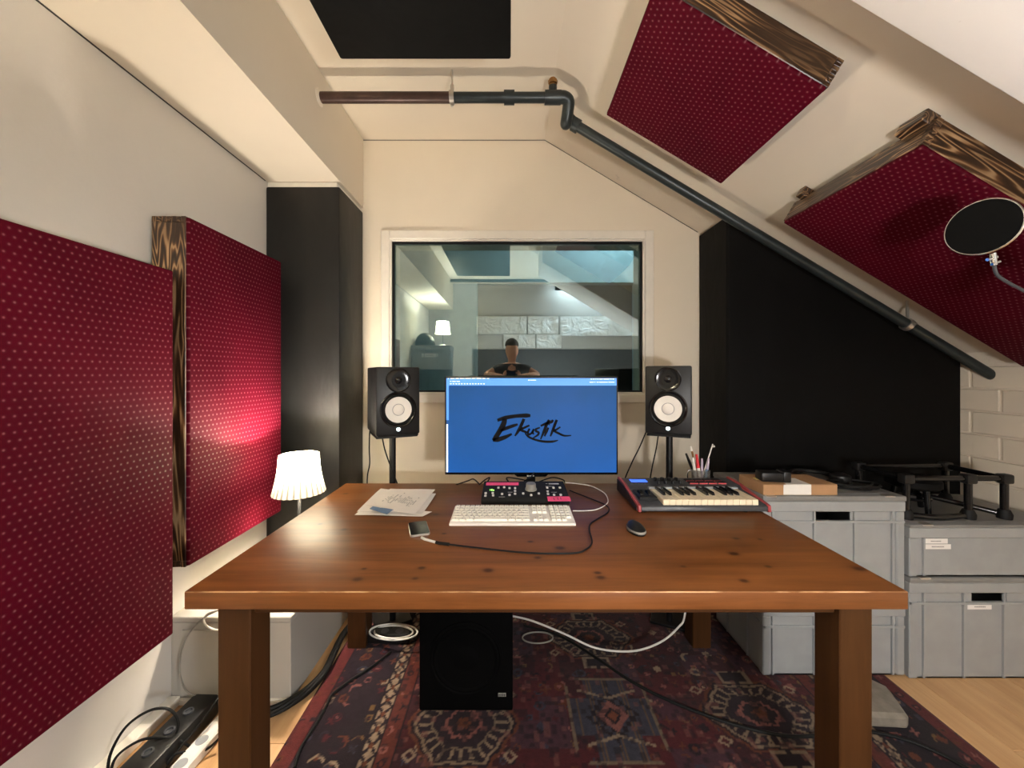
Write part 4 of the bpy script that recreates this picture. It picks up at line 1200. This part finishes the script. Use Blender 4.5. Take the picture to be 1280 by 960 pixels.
# ------------------------------------------------------------------ grey stacking crates
def crate(label, wd, dp, h, loc, ribs, handle=True, lid=0.02, stick=(), clips=(), group='grey stacking crates', rot=0):
    t = thing('storage_crate', label, 'crate', loc, (0, 0, rot), group)
    b = MB(); w2 = wd / 2; rim = 0.045; ti = 0.010
    hz0, hz1 = h - 0.085, h - 0.048
    hw_ = 0.075
    # tub walls, front wall with a real grip opening
    b.box(-w2 + ti, w2 - ti, dp - ti - 0.004, dp - ti, 0.0, h, 0.001)
    for s in (-1, 1):
        xa, xb = sorted((s * (w2 - ti), s * (w2 - ti - 0.004))); b.box(xa, xb, ti, dp - ti, 0, h, 0.001)
    b.box(-w2 + ti, w2 - ti, ti, dp - ti, 0.0, 0.006)
    if handle:
        b.box(-w2 + ti, w2 - ti, ti, ti + 0.004, 0, hz0).box(-w2 + ti, -hw_, ti, ti + 0.004, hz0, hz1).box(hw_, w2 - ti, ti, ti + 0.004, hz0, hz1).box(-w2 + ti, w2 - ti, ti, ti + 0.004, hz1, h)
    else:
        b.box(-w2 + ti, w2 - ti, ti, ti + 0.004, 0, h)
    mk('tub', b, M_greycrate, t)
    r = MB()
    r.box(-w2, w2, 0, 0.010, h - rim, h - 0.002, 0.003).box(-w2, w2, dp - 0.01, dp, h - rim, h - 0.002, 0.003)
    r.box(-w2, -w2 + 0.01, 0.004, dp - 0.004, h - rim, h - 0.002, 0.003).box(w2 - 0.01, w2, 0.004, dp - 0.004, h - rim, h - 0.002, 0.003)
    if handle:
        r.box(-w2 + 0.002, w2 - 0.002, 0.001, 0.0105, hz0 - 0.010, hz0, 0.001)
        r.box(-w2 + 0.002, -w2 + 0.0105, 0.001, dp, hz0 - 0.010, hz0, 0.001)
    mk('rim', r, M_greycrate, t)
    for x in ribs:
        mk('rib', MB().box(x - 0.004, x + 0.004, 0.0015, 0.0105, 0.004, h - rim, 0.001), M_greycrate, t)
    for s in (-1, 1):
        xa, xb = sorted((s * (w2 - 0.001), s * (w2 - 0.035)))
        mk('corner_post', MB().box(xa, xb, 0.003, 0.03, 0.002, h - rim, 0.004), M_greycrate, t)
    for y in (dp * 0.3, dp * 0.7):
        mk('rib', MB().box(-w2 + 0.0015, -w2 + 0.0105, y - 0.004, y + 0.004, 0.004, h - rim, 0.001), M_greycrate, t)
    l = MB().box(-w2 - 0.002, w2 + 0.002, -0.002, dp + 0.002, h - 0.001, h + lid, 0.004, seg=2)
    lo_ = mk('lid', l, M_greylid, t)
    mk('lid_panel', MB().box(-w2 + 0.035, w2 - 0.035, 0.035, dp - 0.035, h + lid, h + lid + 0.0012, 0.0005), M_greylid, lo_)
    for x in clips:
        tag(mk('lid_clip', MB().box(x - 0.022, x + 0.022, -0.005, 0.02, h + lid - 0.004, h + lid + 0.0025, 0.002), M_screw, t), 'bright metal lid clip')
    for (x0, x1, z0, z1) in stick:
        s_ = mk('label_sticker', MB().box(x0, x1, ti - 0.0012, ti + 0.0005, z0, z1, 0.0002), M_sticker, t)
        mb = MB(); x = x0 + (x1 - x0) * 0.28; rr = random.Random(int(x0 * 1000))
        while x < x1 - (x1 - x0) * 0.28:
            ww = rr.uniform(0.002, 0.005); mb.box(x, x + ww, ti - 0.0016, ti - 0.0011, (z0 + z1) / 2 - 0.0022, (z0 + z1) / 2 + 0.0022); x += ww + 0.0014
        mk('sticker_print', mb, M_greyink, s_)
    return t


YK = 1.635
ax0, ax1 = 1.080, 1.688; awd = ax1 - ax0; acx = (ax0 + ax1) / 2
ribsA = [-0.26, -0.083, 0.09, 0.252]
crate('lower grey crate of the left stack behind the front right table leg', awd, 0.40, 0.299, (acx, YK, 0.010), ribsA, True, 0.012)
crate('upper grey crate of the left stack carrying the cardboard box', awd, 0.40, 0.433, (acx, YK, 0.3235), ribsA, True, 0.0215, clips=(-0.27, 0.235))
bx0, bx1 = 1.700, 2.395; bwd = bx1 - bx0; bcx = (bx0 + bx1) / 2
bl = lambda px: (px - VX) / F * YK - bcx
ribsB = [bl(1155), bl(1205), bl(1255), 0.25]
crate('lower grey crate of the right stack with one white sticker standing on bare floor', bwd, 0.42, 0.412, (bcx, YK - 0.005, 0.0), ribsB, True, 0.02,
      [(bl(1211), bl(1241), H + (VY - 762.5) / F * YK, H + (VY - 756) / F * YK)], (bl(1155),))
crate('upper shallow grey crate of the right stack with two white stickers', bwd, 0.42, 0.212, (bcx, YK - 0.005, 0.4340), [bl(1155), 0.25], False, 0.012,
      [(bl(1156.5), bl(1186), H + (VY - 680) / F * YK - 0.434, H + (VY - 674) / F * YK - 0.434), (bl(1156.5), bl(1190), H + (VY - 687) / F * YK - 0.434, H + (VY - 681) / F * YK - 0.434)], (bl(1158),))

ZA = 0.3235 + 0.433 + 0.0215 + 0.0012
# cardboard box with documents
cb = thing('cardboard_box', 'flat brown cardboard box lying on the left crate stack', 'box', (1.246, 1.645, ZA))
mk('carton', MB().box(-0.159, 0.159, 0, 0.175, 0, 0.044, 0.0015), M_cardboard, cb)
mk('carton_flap', MB().box(-0.159, 0.159, 0.002, 0.09, 0.0442, 0.0452), M_cardboard, cb)
tag(mk('shipping_label', MB().prism([(-0.06, 0.0), (0.045, 0.0), (0.05, 0.10), (-0.03, 0.10)], 'z', 0.0453, 0.0459).box(-0.073, 0.046, -0.0008, 0.0, 0.002, 0.0455), M_paper, cb), 'white shipping label folded over the edge')
lb = MB()
for k in range(5): lb.box(-0.03 + 0.004 * k, 0.02 + 0.004 * k, 0.02 + 0.013 * k, 0.0215 + 0.013 * k, 0.0459, 0.0462)
mk('label_print', lb, M_greyink, cb)
tag(mk('sticky_note', MB().prism([(-0.14, 0.075), (-0.085, 0.08), (-0.09, 0.115), (-0.135, 0.11)], 'z', 0.0453, 0.0459), M_yellow, cb), 'yellow sticky note')
bg = thing('power_adapter', 'small black power adapter lying on top of the cardboard box', 'adapter', (1.165, 1.705, ZA + 0.0463))
mk('case', MB().box(-0.055, 0.055, -0.03, 0.035, 0.0, 0.040, 0.006, M=Matrix.Rotation(R(-8), 4, 'Z'), seg=2), M_blackplastic, bg)
mk('side_cap', MB().box(0.03, 0.062, -0.035, 0.03, 0.0, 0.047, 0.006, M=Matrix.Rotation(R(-8), 4, 'Z'), seg=2), M_blackplastic, bg)
# headphones and coiled cable on crate A
hp = thing('headphones', 'black headphones lying on the left crate stack beside the cardboard box', 'headphones', (1.50, 1.86, ZA))
mk('headband', MB().tube([(-0.11, 0, 0.02), (-0.10, 0.06, 0.022), (-0.05, 0.11, 0.022), (0.02, 0.115, 0.022), (0.07, 0.07, 0.022), (0.085, 0.0, 0.02)], 0.010, 10), M_blackplastic, hp)
for x in (-0.11, 0.085):
    mk('ear_cup', MB().lathe([(0, 0), (0.04, 0), (0.045, 0.012), (0.04, 0.035), (0.02, 0.045), (0, 0.046)], 24, Matrix.Translation((x, -0.02, 0.0))), M_blackplastic, hp)
mk('chrome_hinge', MB().lathe([(0, 0), (0.006, 0.002), (0.006, 0.006), (0, 0.009)], 12, Matrix.Translation((-0.11, -0.055, 0.036))), M_chrome, hp)
coil = []
for k in range(70):
    a = k * 0.52; rr = 0.07 + 0.012 * math.sin(k * 1.3)
    coil.append((1.56 + rr * 1.35 * math.cos(a) + 0.001 * k * 0.2, 1.755 + rr * 0.8 * math.sin(a), ZA + 0.006 + 0.018 * (0.5 + 0.5 * math.sin(k * 0.37))))
cable('coiled_cable', coil, 0.0042, M_blackrubber, 'untidy coil of black cable on the left crate stack', n=6, sub=3)

# black tubular rack on crate B
ZB = 0.434 + 0.212 + 0.012 + 0.0012
rk = thing('tubular_rack', 'black tubular equipment rack frame lying on the right crate stack', 'rack', (1.955, 1.71, ZB))
xa, xb = -0.20, 0.235; ya, yb = -0.01, 0.22; hz = 0.185; tr_ = 0.0135
for (x, y) in ((xa, ya), (xb, ya), (xa, yb), (xb, yb), (0.075, ya)):
    mk('post', MB().cyl((x, y, 0.03), (x, y, hz), tr_, 14), M_blackgloss, rk)
    mk('corner_joint', MB().box(x - 0.024, x + 0.024, y - 0.02, y + 0.02, hz - 0.03, hz + 0.012, 0.008, seg=2), M_blackplastic, rk)
    mk('foot', MB().lathe([(0, 0), (0.024, 0), (0.026, 0.02), (0.018, 0.04), (0, 0.04)], 18, Matrix.Translation((x, y, 0))), M_blackrubber, rk)
for (p, q) in (((xa, ya), (xb, ya)), ((xa, yb), (xb, yb)), ((xa, ya), (xa, yb)), ((xb, ya), (xb, yb))):
    mk('top_rail', MB().cyl((p[0], p[1], hz - 0.008), (q[0], q[1], hz - 0.008), tr_ * 0.9, 12), M_blackgloss, rk)
mk('bottom_rail', MB().tube([(xa, ya - 0.005, 0.018), (-0.09, ya - 0.03, 0.016), (0.04, ya - 0.01, 0.016)], 0.012, 12), M_blackgloss, rk)
mk('bottom_rail', MB().tube([(0.05, yb - 0.03, 0.05), (0.14, 0.09, 0.036), (xb, ya, 0.018)], 0.012, 12), M_blackgloss, rk)
drum = thing('folded_stool', 'black round stool seat stored inside the tubular rack', 'stool', (1.90, 1.81, ZB))
mk('seat', MB().lathe([(0, 0.11), (0.085, 0.11), (0.098, 0.12), (0.098, 0.145), (0.085, 0.158), (0, 0.16)], 32), M_black, drum)
for k in range(3):
    a = k * 2.094 + 0.5
    mk('leg', MB().cyl((0.06 * math.cos(a), 0.06 * math.sin(a), 0.115), (0.085 * math.cos(a), 0.07 * math.sin(a), 0.002), 0.011, 12), M_blackgloss, drum)
mk('leg_ring', MB().tube([(0.06 * math.cos(a), 0.055 * math.sin(a), 0.06) for a in [k * 2 * math.pi / 20 for k in range(21)]], 0.007, 8, False), M_blackgloss, drum)

# ------------------------------------------------------------------ subwoofer under the table
sb = thing('subwoofer', 'black subwoofer standing on the rug under the table', 'speaker', (-0.1667, 1.468, 0.010))
mk('cabinet', MB().box(-0.179, 0.179, 0.0, 0.41, 0.0, 0.389, 0.006, seg=2), M_sub, sb)
def sface(prof, z, n=40): return MB().lathe(prof, n, Matrix.Translation((0, 0, z)) @ Matrix.Rotation(R(90), 4, 'X'))
mk('driver_ring', sface([(0.142, 0), (0.142, 0.004), (0.132, 0.006), (0.125, 0.0015)], 0.20), M_sub, sb)
mk('driver_surround', sface([(0.130, 0.0015), (0.120, 0.006), (0.108, 0.002)], 0.20), M_sub, sb)
mk('driver_cone', sface([(0.110, 0.003), (0.05, 0.0005), (0.045, 0.0008), (0.03, 0.006), (0, 0.009)], 0.20), M_sub, sb)
tg_ = mk('name_plate', MB().box(0.123, 0.153, -0.0018, 0.0, 0.056, 0.070, 0.0005), M_greyknob, sb)
pm = MB()
for k in range(4): pm.box(0.1255 + 0.0068 * k, 0.1275 + 0.0068 * k, -0.0026, -0.0017, 0.058, 0.068).box(0.1255 + 0.0068 * k, 0.1305 + 0.0068 * k, -0.0026, -0.0017, 0.062, 0.0638)
mk('name_print', pm, M_ink, tg_)
tag(mk('paper_tag', MB().box(-0.165, -0.105, 0.02, 0.05, 0.389, 0.391), M_whitecable, sb), 'pale tag')

# ------------------------------------------------------------------ cables on the floor and under the table
bp = [PT(px, py, 0.0) + Vector((0.02, 0, 0)) for px, py in ((325, 899), (342, 893), (358, 884), (380, 868), (400, 846), (412, 822), (421, 803), (430, 790), (440, 778))]
bu = thing('cable_bundle', 'thick bundle of black cables running along the left edge of the rug', 'cable', bp[3])
for k in range(5):
    mk('cord', MB().tube([p - bp[3] + Vector((0.011 * math.cos(1.3 * k + 0.35 * i), 0.011 * math.sin(1.3 * k + 0.35 * i) * 0.5, 0.022 + 0.010 * math.sin(1.3 * k + 0.5 * i))) for i, p in enumerate(bp)], 0.0085, 8), M_blackrubber, bu)
cable('rug_cable', [PT(px, py, 0.014) for px, py in ((488, 815), (465, 833), (437, 851), (415, 868), (408, 882), (395, 905), (376, 935), (368, 960))], 0.005, M_blackrubber, 'thin dark cable crossing the left border of the rug')
cable('rug_cable', [PT(px, py, 0.014) for px, py in ((655, 782), (700, 795), (745, 822), (790, 852), (835, 875), (880, 893), (930, 909), (985, 920), (1025, 919), (1080, 914), (1130, 924), (1175, 942), (1215, 964))], 0.0058, M_blackrubber, 'dark cable crossing the rug diagonally from subwoofer to lower right')
cable('white_cable', [P(640, 770, 1.80), P(665, 776, 1.75), P(705, 792, 1.70), P(745, 810, 1.68), P(790, 814, 1.70), P(825, 803, 1.73), P(848, 784, 1.765), P(856, 768, 1.775), Vector((0.825, 1.78, 0.40)), Vector((0.825, 1.78, 0.69))], 0.0042, M_whitecable, 'white cable sagging below the table from the subwoofer to the right')
lp_ = [PT(672 + 19 * math.cos(a), 797 + 7 * math.sin(a), 0.016) for a in [k * 2 * math.pi / 16 for k in range(-6, 12)]]
cable('white_cable', lp_, 0.0036, M_greyknob, 'grey cable loop lying on the rug right of the subwoofer')
pb = thing('power_strip', 'black power strip with white plugs on the rug left of the subwoofer', 'power strip', PT(480, 800, 0.012))
mk('case', MB().box(-0.11, 0.13, -0.03, 0.03, 0, 0.045, 0.006), M_blackplastic, pb)
for k in range(3): mk('socket', MB().lathe([(0.019, 0.044), (0.019, 0.0455), (0.015, 0.0455), (0, 0.0452)], 16, Matrix.Translation((-0.065 + 0.07 * k, 0, 0))), M_graphite, pb)
for k, (sx, ph_) in enumerate(((30, 0), (24, 1.2))):
    pts = [PT(492 + sx * math.cos(a + ph_), 790 + (10 - 2 * k) * math.sin(a + ph_), 0.064 + 0.012 * math.sin(2 * a)) for a in [j * 2 * math.pi / 14 for j in range(15)]]
    cable('white_cable', pts, 0.0042, M_whitecable, ['larger', 'smaller'][k] + ' pale cable loop on the power strip left of the subwoofer')

# left floor corner: cable duct, black floor box, looping cables, white cable from wall
dct = MB().box(XW, XW + 0.045, 0.6, 1.51, 0.0, 0.035, 0.003)
tag(mk('cable_duct', dct, M_trim), 'white cable duct along the foot of the left wall', 'duct')
fb = thing('stage_box', 'black oblong cable box on the floor beside the left wall', 'box', (-1.165, 1.31, 0.0), (0, 0, R(-2)))
mk('case', MB().box(-0.05, 0.05, -0.32, 0.165, 0.0, 0.075, 0.012, seg=2), M_blackplastic, fb)
for k in range(5): mk('socket', MB().lathe([(0.016, 0), (0.016, 0.006), (0.011, 0.006), (0.010, 0.001), (0, 0.001)], 16, Matrix.Translation((0, -0.22 + 0.075 * k, 0.0745))), M_graphite, fb)
ps = thing('extension_lead', 'white extension lead on the floor between black cable box and table leg', 'power strip', (-1.06, 1.28, 0.0), (0, 0, R(-3)))
mk('case', MB().box(-0.028, 0.028, -0.28, 0.14, 0.0, 0.04, 0.006), M_whitecable, ps)
for k in range(4): mk('socket', MB().lathe([(0.019, 0.039), (0.019, 0.0408), (0.015, 0.0408), (0, 0.0405)], 16, Matrix.Translation((0, -0.2 + 0.08 * k, 0))), M_strip, ps)
cable('loop_cable', [P(134, 968, 1.20), P(139, 940, 1.22), P(158, 908, 1.25), P(185, 889, 1.28), P(207, 885.5, 1.30), P(219, 893, 1.31), P(223, 905, 1.31), P(221, 916, 1.31)], 0.0042, M_blackrubber, 'thin black cable arching highest above the black cable box')
cable('loop_cable', [P(137, 972, 1.22), P(143, 950, 1.24), P(158, 935, 1.26), P(180, 924, 1.28), P(205, 922, 1.29), P(225, 926, 1.30), P(240, 935, 1.31)], 0.0042, M_blackrubber, 'thin black cable arching lower along the black cable box')
cable('loop_cable', [P(200, 965, 1.24), P(220, 942, 1.27), P(245, 942, 1.29), P(262, 934, 1.31), P(275, 922, 1.33)], 0.0042, M_blackrubber, 'thin black cable crossing the white extension lead in front')
cable('loop_cable', [P(198, 972, 1.23), P(225, 935, 1.29), P(250, 905, 1.34), P(268, 880, 1.38), P(276, 868, 1.41)], 0.0042, M_blackrubber, 'thin black cable following the white extension lead')
cable('lamp_cable', [P(274, 762, 1.49), P(258, 770, 1.48), P(245, 781, 1.475), P(232, 800, 1.47), P(225, 825, 1.465), P(226, 848, 1.46), P(236, 866, 1.46), P(262, 874, 1.47)], 0.003, M_greyknob, 'thin grey cable hanging in a bow in front of the low white box')
cable('lamp_cable', [P(276, 762, 1.48), P(262, 766, 1.475), P(255, 774, 1.47), P(258, 782, 1.468), P(268, 787, 1.468), P(280, 787, 1.47)], 0.0036, M_whitecable, 'short white cable loop in front of the low white box')

# concrete block by right leg
cbk = MB().prism([(1.285, 1.395), (1.445, 1.385), (1.50, 1.52), (1.43, 1.615), (1.30, 1.60)], 'z', 0.010, 0.064, bev=0.012)
tag(mk('concrete_block', cbk, M_stone), 'rough grey concrete block on the rug behind the front right table leg', 'block')

# ------------------------------------------------------------------ microphone stand with pop filter at the right edge
PFY = 1.08
pf = P(1228, 284, PFY)
mst = thing('microphone_stand', 'black microphone stand whose pop filter reaches into the frame at right', 'stand', (1.80, 0.95, 0.009))
def ML(v): return Vector(v) - Vector((1.80, 0.95, 0.009))
for k in range(3):
    a = k * 2.094 + 0.3
    mk('leg', MB().cyl((0, 0, 0.12), (0.28 * math.cos(a), 0.28 * math.sin(a), 0.011), 0.009, 10), M_blackmetal, mst)
mk('pole', MB().cyl((0, 0, 0.08), (0, 0, 1.42), 0.011, 14), M_blackmetal, mst)
mm = P(1322, 345, 1.08)
mk('boom', MB().cyl((0, 0, 1.40), ML(mm + Vector((0.03, 0.0, 0.03))), 0.008, 12), M_blackmetal, mst)
nf = (Vector(EYE) - pf).normalized() + Vector((-0.22, 0.22, 0.18)); nf.normalize()
qn = nf.to_track_quat('Z', 'Y').to_matrix().to_4x4()
Mpf = Matrix.Translation(ML(pf)) @ qn
rad = 0.075
M_mesh = simple('black_nylon_mesh', (0.004, 0.004, 0.004), 0.9, spec=0.1)
mk('pop_filter_mesh', MB().lathe([(0, -0.002), (rad - 0.002, -0.002), (rad - 0.002, 0.002), (0, 0.002)], 48, Mpf), M_mesh, mst)
mk('pop_filter_ring', MB().lathe([(rad - 0.002, -0.006), (rad + 0.001, -0.006), (rad + 0.0018, 0), (rad, 0.003), (rad - 0.002, 0.003), (rad - 0.002, -0.006)], 48, Mpf), M_chrome, mst)
c0 = ML(P(1243, 322, PFY))
mk('clamp', MB().cyl(c0 + Vector((-0.004, 0, 0.012)), c0 + Vector((-0.001, 0, -0.022)), 0.007, 12).cyl(c0 + Vector((-0.02, 0, -0.006)), c0 + Vector((0.006, 0, 0.002)), 0.0045, 10).cyl(c0 + Vector((-0.012, -0.004, -0.02)), c0 + Vector((0.01, -0.004, -0.012)), 0.0035, 10), M_chrome, mst)
mk('gooseneck', MB().tube([c0 + Vector((-0.001, 0, -0.02)), ML(P(1246, 343, PFY)), ML(P(1258, 352, PFY)), ML(P(1275, 361, PFY)), ML(P(1300, 372, PFY)), ML(P(1330, 375, 1.05)), ML((1.80, 0.96, 1.40))], 0.0042, 10), M_graphite, mst)
mic = thing('studio_microphone', 'condenser microphone in a pale elastic shock mount at the right edge of frame', 'microphone', ML(mm) + Vector((1.80, 0.95, 0.009)))
mk('body', MB().lathe([(0, -0.09), (0.022, -0.09), (0.024, -0.02), (0.024, 0.05), (0.018, 0.085), (0, 0.09)], 28), M_screw, mic)
for zz in (-0.045, 0.045):
    mk('mount_ring', MB().tube([(0.052 * math.cos(a), 0.052 * math.sin(a), zz) for a in [k * 2 * math.pi / 32 for k in range(33)]], 0.003, 8, False), M_graphite, mic)
for k in range(8):
    a = k * math.pi / 4; a2 = a + 0.5
    mk('elastic_cord', MB().cyl((0.052 * math.cos(a), 0.052 * math.sin(a), 0.045), (0.026 * math.cos(a2), 0.026 * math.sin(a2), 0.0), 0.0018, 6).cyl((0.026 * math.cos(a2), 0.026 * math.sin(a2), 0.0), (0.052 * math.cos(a), 0.052 * math.sin(a), -0.045), 0.0018, 6), M_whitecable, mic)

# ------------------------------------------------------------------ rear of the room (seen in the window reflection)
for k in range(4):
    crate(['bottom', 'second lowest', 'second highest', 'topmost'][k] + ' grey crate of the stack behind the camera by the left wall', 0.52, 0.40, 0.405, (-1.066, -0.22, 0.4205 * k), [-0.2, -0.083, 0.083, 0.2], True, 0.0135, [(-0.1, 0.12, 0.26, 0.31)] if k == 3 else [], group='crates behind the camera', rot=math.pi)
zr = 0.4205 * 4
table_lamp((-0.93, -0.40, zr + 0.004), 1.85, 'lit table lamp with cream shade on the crates behind the camera', REAR_LAMP_W, 120.0, NEUTRAL)
bag = tag(mk('camera_bag', blob(0.14, 0.11, 0.14, 0.0), M_blackplastic, loc=(-1.18, -0.42, zr + 0.004)), 'black bag on the crates behind the camera', 'bag')
for i, (x0, x1, z0, z1) in enumerate(((-0.55, 0.28, 1.95, 2.24), (0.30, 0.80, 1.95, 2.24), (0.83, 2.45, 1.92, 2.24), (-0.1, 0.42, 1.72, 1.945), (0.44, 0.85, 1.72, 1.945))):
    tag(mk('foil_insulation', MB().box(x0, x1, YREAR + 0.002, YREAR + 0.042, z0, z1, 0.006), M_foil), ['wide left', 'narrow middle', 'long right', 'small lower left', 'small lower right'][i] + ' foil faced insulation board on the rear wall', 'insulation', 'foil insulation boards')
tag(mk('backdrop_cloth', MB().box(-0.6, 2.48, YREAR + 0.005, YREAR + 0.02, 0.01, 1.70), M_darkwall), 'dark cloth hanging on the rear wall below the foil boards', 'curtain')
tag(mk('rear_pipe', MB().cyl((XS, -1.1, 2.76), (XR, -1.1, 2.76), 0.024, 16), M_pipe), 'grey pipe under the ceiling behind the camera', 'pipe')
tag(mk('header_board', MB().box(0.72, 1.94, -1.16, -1.13, ZC - 0.17, ZC - 0.001, 0.002), M_blackmetal), 'black header board under the ceiling behind the camera at right', 'board')
bar = thing('light_bar', 'long cool white light bar behind the black header board near the rear wall', 'lamp', (1.35, -1.25, ZC - 0.12))
mk('housing', MB().box(-0.6, 0.6, -0.05, 0.05, 0.05, 0.12, 0.006), M_blackmetal, bar)
mk('diffuser', MB().box(-0.59, 0.59, -0.035, 0.035, 0.02, 0.05, 0.004), emit('light_bar_glow', COOL, REAR_BAR), bar)
fl_ = thing('fill_globe', 'white globe fill light added behind the camera at right', 'lamp', (0.6, -0.42, 0.002))  # unseen light, added to brighten the near slope, walls and crates
mk('base', MB().lathe([(0, 0), (0.13, 0), (0.13, 0.015), (0.02, 0.025), (0, 0.025)], 32), M_blackmetal, fl_)
mk('pole', MB().cyl((0, 0, 0.02), (0, 0, 0.96), 0.011, 14), M_blackmetal, fl_)
mk('globe', MB().lathe([(0, 0.95), (0.05, 0.96), (0.085, 1.0), (0.095, 1.05), (0.085, 1.10), (0.05, 1.14), (0, 1.15)], 28), emit('fill_glow', (1.0, 0.96, 0.92), FILL_GLOBE), fl_)

# ------------------------------------------------------------------ photographer (faint reflection in the window)
def skin_body(name, joints, edges, mat, parent, root=0, sub=2):
    me = bpy.data.meshes.new(name); me.from_pydata([j[:3] for j in joints], edges, [])
    o = bpy.data.objects.new(name, me); COL.objects.link(o); o.parent = parent
    md_ = o.modifiers.new('skin', 'SKIN'); md_.use_smooth_shade = True
    for v, j in zip(me.skin_vertices[0].data, joints):
        r = j[3]; v.radius = r if isinstance(r, tuple) else (r, r); v.use_root = False
    me.skin_vertices[0].data[root].use_root = True
    s = o.modifiers.new('sub', 'SUBSURF'); s.levels = s.render_levels = sub
    dg_ = bpy.context.evaluated_depsgraph_get()
    m2 = bpy.data.meshes.new_from_object(o.evaluated_get(dg_)); m2.name = name
    o.modifiers.clear(); o.data = m2; m2.materials.clear(); m2.materials.append(mat)
    return o


pr_ = thing('person', 'standing person in dark shirt holding a phone at chest height behind the camera', 'person', (0.03, -0.36, 0.009))
J = [(0, 0, .92, (.15, .11)), (0, 0, 1.08, (.135, .10)), (0, 0, 1.25, (.16, .11)), (0, 0, 1.37, (.13, .085)), (0, .01, 1.44, .055), (0, .02, 1.49, .054), (0, .03, 1.555, (.088, .10)), (0, .03, 1.65, (.100, .118)), (0, .02, 1.73, (.06, .07)),
     (.185, 0, 1.36, .062), (.36, .09, 1.27, .047), (.24, .23, 1.27, .037), (.105, .315, 1.255, .028),
     (-.185, 0, 1.36, .062), (-.36, .09, 1.27, .047), (-.24, .23, 1.27, .037), (-.115, .315, 1.255, .028),
     (.095, 0, .80, .09), (.105, .02, .48, .062), (.11, -.01, .09, .042), (.115, .12, .035, .035),
     (-.095, 0, .80, .09), (-.105, .02, .48, .062), (-.11, -.01, .09, .042), (-.115, .12, .035, .035)]
E = [(0, 1), (1, 2), (2, 3), (3, 4), (4, 5), (5, 6), (6, 7), (7, 8), (3, 9), (9, 10), (10, 11), (11, 12), (3, 13), (13, 14), (14, 15), (15, 16), (0, 17), (17, 18), (18, 19), (19, 20), (0, 21), (21, 22), (22, 23), (23, 24)]
body = skin_body('body', J, E, M_skin, pr_)
SH = [(0, 0, .90, (.165, .125)), (0, 0, 1.08, (.152, .117)), (0, 0, 1.25, (.176, .126)), (0, 0, 1.37, (.145, .10)), (0, .01, 1.42, .075), (.185, 0, 1.365, .078), (.275, .045, 1.315, .066), (-.185, 0, 1.365, .078), (-.275, .045, 1.315, .066)]
skin_body('shirt', SH, [(0, 1), (1, 2), (2, 3), (3, 4), (3, 5), (5, 6), (3, 7), (7, 8)], M_shirt, pr_)
TR = [(0, 0, .95, (.165, .122)), (.095, 0, .80, .104), (.105, .02, .48, .078), (.11, -.01, .10, .062), (-.095, 0, .80, .104), (-.105, .02, .48, .078), (-.11, -.01, .10, .062)]
skin_body('trousers', TR, [(0, 1), (1, 2), (2, 3), (0, 4), (4, 5), (5, 6)], M_jeans, pr_)
hb = blob(0.094, 0.118, 0.09, 0.0)
mk('hair', hb, M_hair, pr_).location = (0, 0.005, 1.665)
mk('nose', MB().prism([(-0.012, 0), (0.012, 0), (0, 0.045)], 'y', 0.105, 0.128), M_skin, pr_).location = (0, 0, 1.585)
for s in (-1, 1):
    mk('eye', MB().lathe([(0, -0.01), (0.008, -0.006), (0.01, 0), (0.008, 0.006), (0, 0.01)], 12), M_ink, pr_).location = (s * 0.03, 0.108, 1.64)
    mk('ear', MB().lathe([(0, -0.01), (0.016, -0.006), (0.02, 0), (0.014, 0.008), (0, 0.01)], 14, Matrix.Rotation(R(90), 4, 'Y') @ Matrix.Diagonal((1.5, 1, 0.7, 1))), M_skin, pr_).location = (s * 0.082, 0.02, 1.61)
    hand = []; he = []
    bx_, by_, bz_ = s * 0.105, .315, 1.255
    hand.append((bx_, by_, bz_, .027)); hand.append((s * 0.095, .335, 1.285, (.030, .017)))
    he.append((0, 1))
    for k in range(4):
        b0 = len(hand); z = 1.262 + 0.019 * k; ln = (0.8, 0.95, 1.0, 0.88)[k]
        hand += [(s * 0.090, .345, z, .0095), (s * (0.092 - .004 * ln), .352 + .004 * ln, z + .004, .0085), (s * (0.092 - .028 * ln), .359, z + .006, .0075)]
        he += [(1, b0), (b0, b0 + 1), (b0 + 1, b0 + 2)]
    b0 = len(hand)
    hand += [(s * 0.085, .318, 1.285, .011), (s * 0.066, .316, 1.30, .0095), (s * 0.048, .318, 1.302, .008)]
    he += [(1, b0), (b0, b0 + 1), (b0 + 1, b0 + 2)]
    skin_body('hand', hand, he, M_skin, pr_, 0, 1)
    mk('shoe', MB().box(-0.045, 0.045, -0.06, 0.19, 0, 0.075, 0.03, seg=3), M_blackplastic, pr_).location = (s * 0.112, 0.0, 0.0)
mk('mouth', MB().box(-0.022, 0.022, 0.108, 0.114, -0.004, 0.004, 0.002), simple('lips', (0.4, 0.12, 0.1), 0.5), pr_).location = (0, 0.002, 1.562)
cph = thing('camera_phone', 'dark phone held up sideways by the person behind the camera', 'phone', (0.0, -0.016, 1.263))
mk('case', MB().box(-0.076, 0.076, -0.010, -0.002, 0, 0.074, 0.003), M_blackgloss, cph)

print('objects', len(bpy.data.objects))
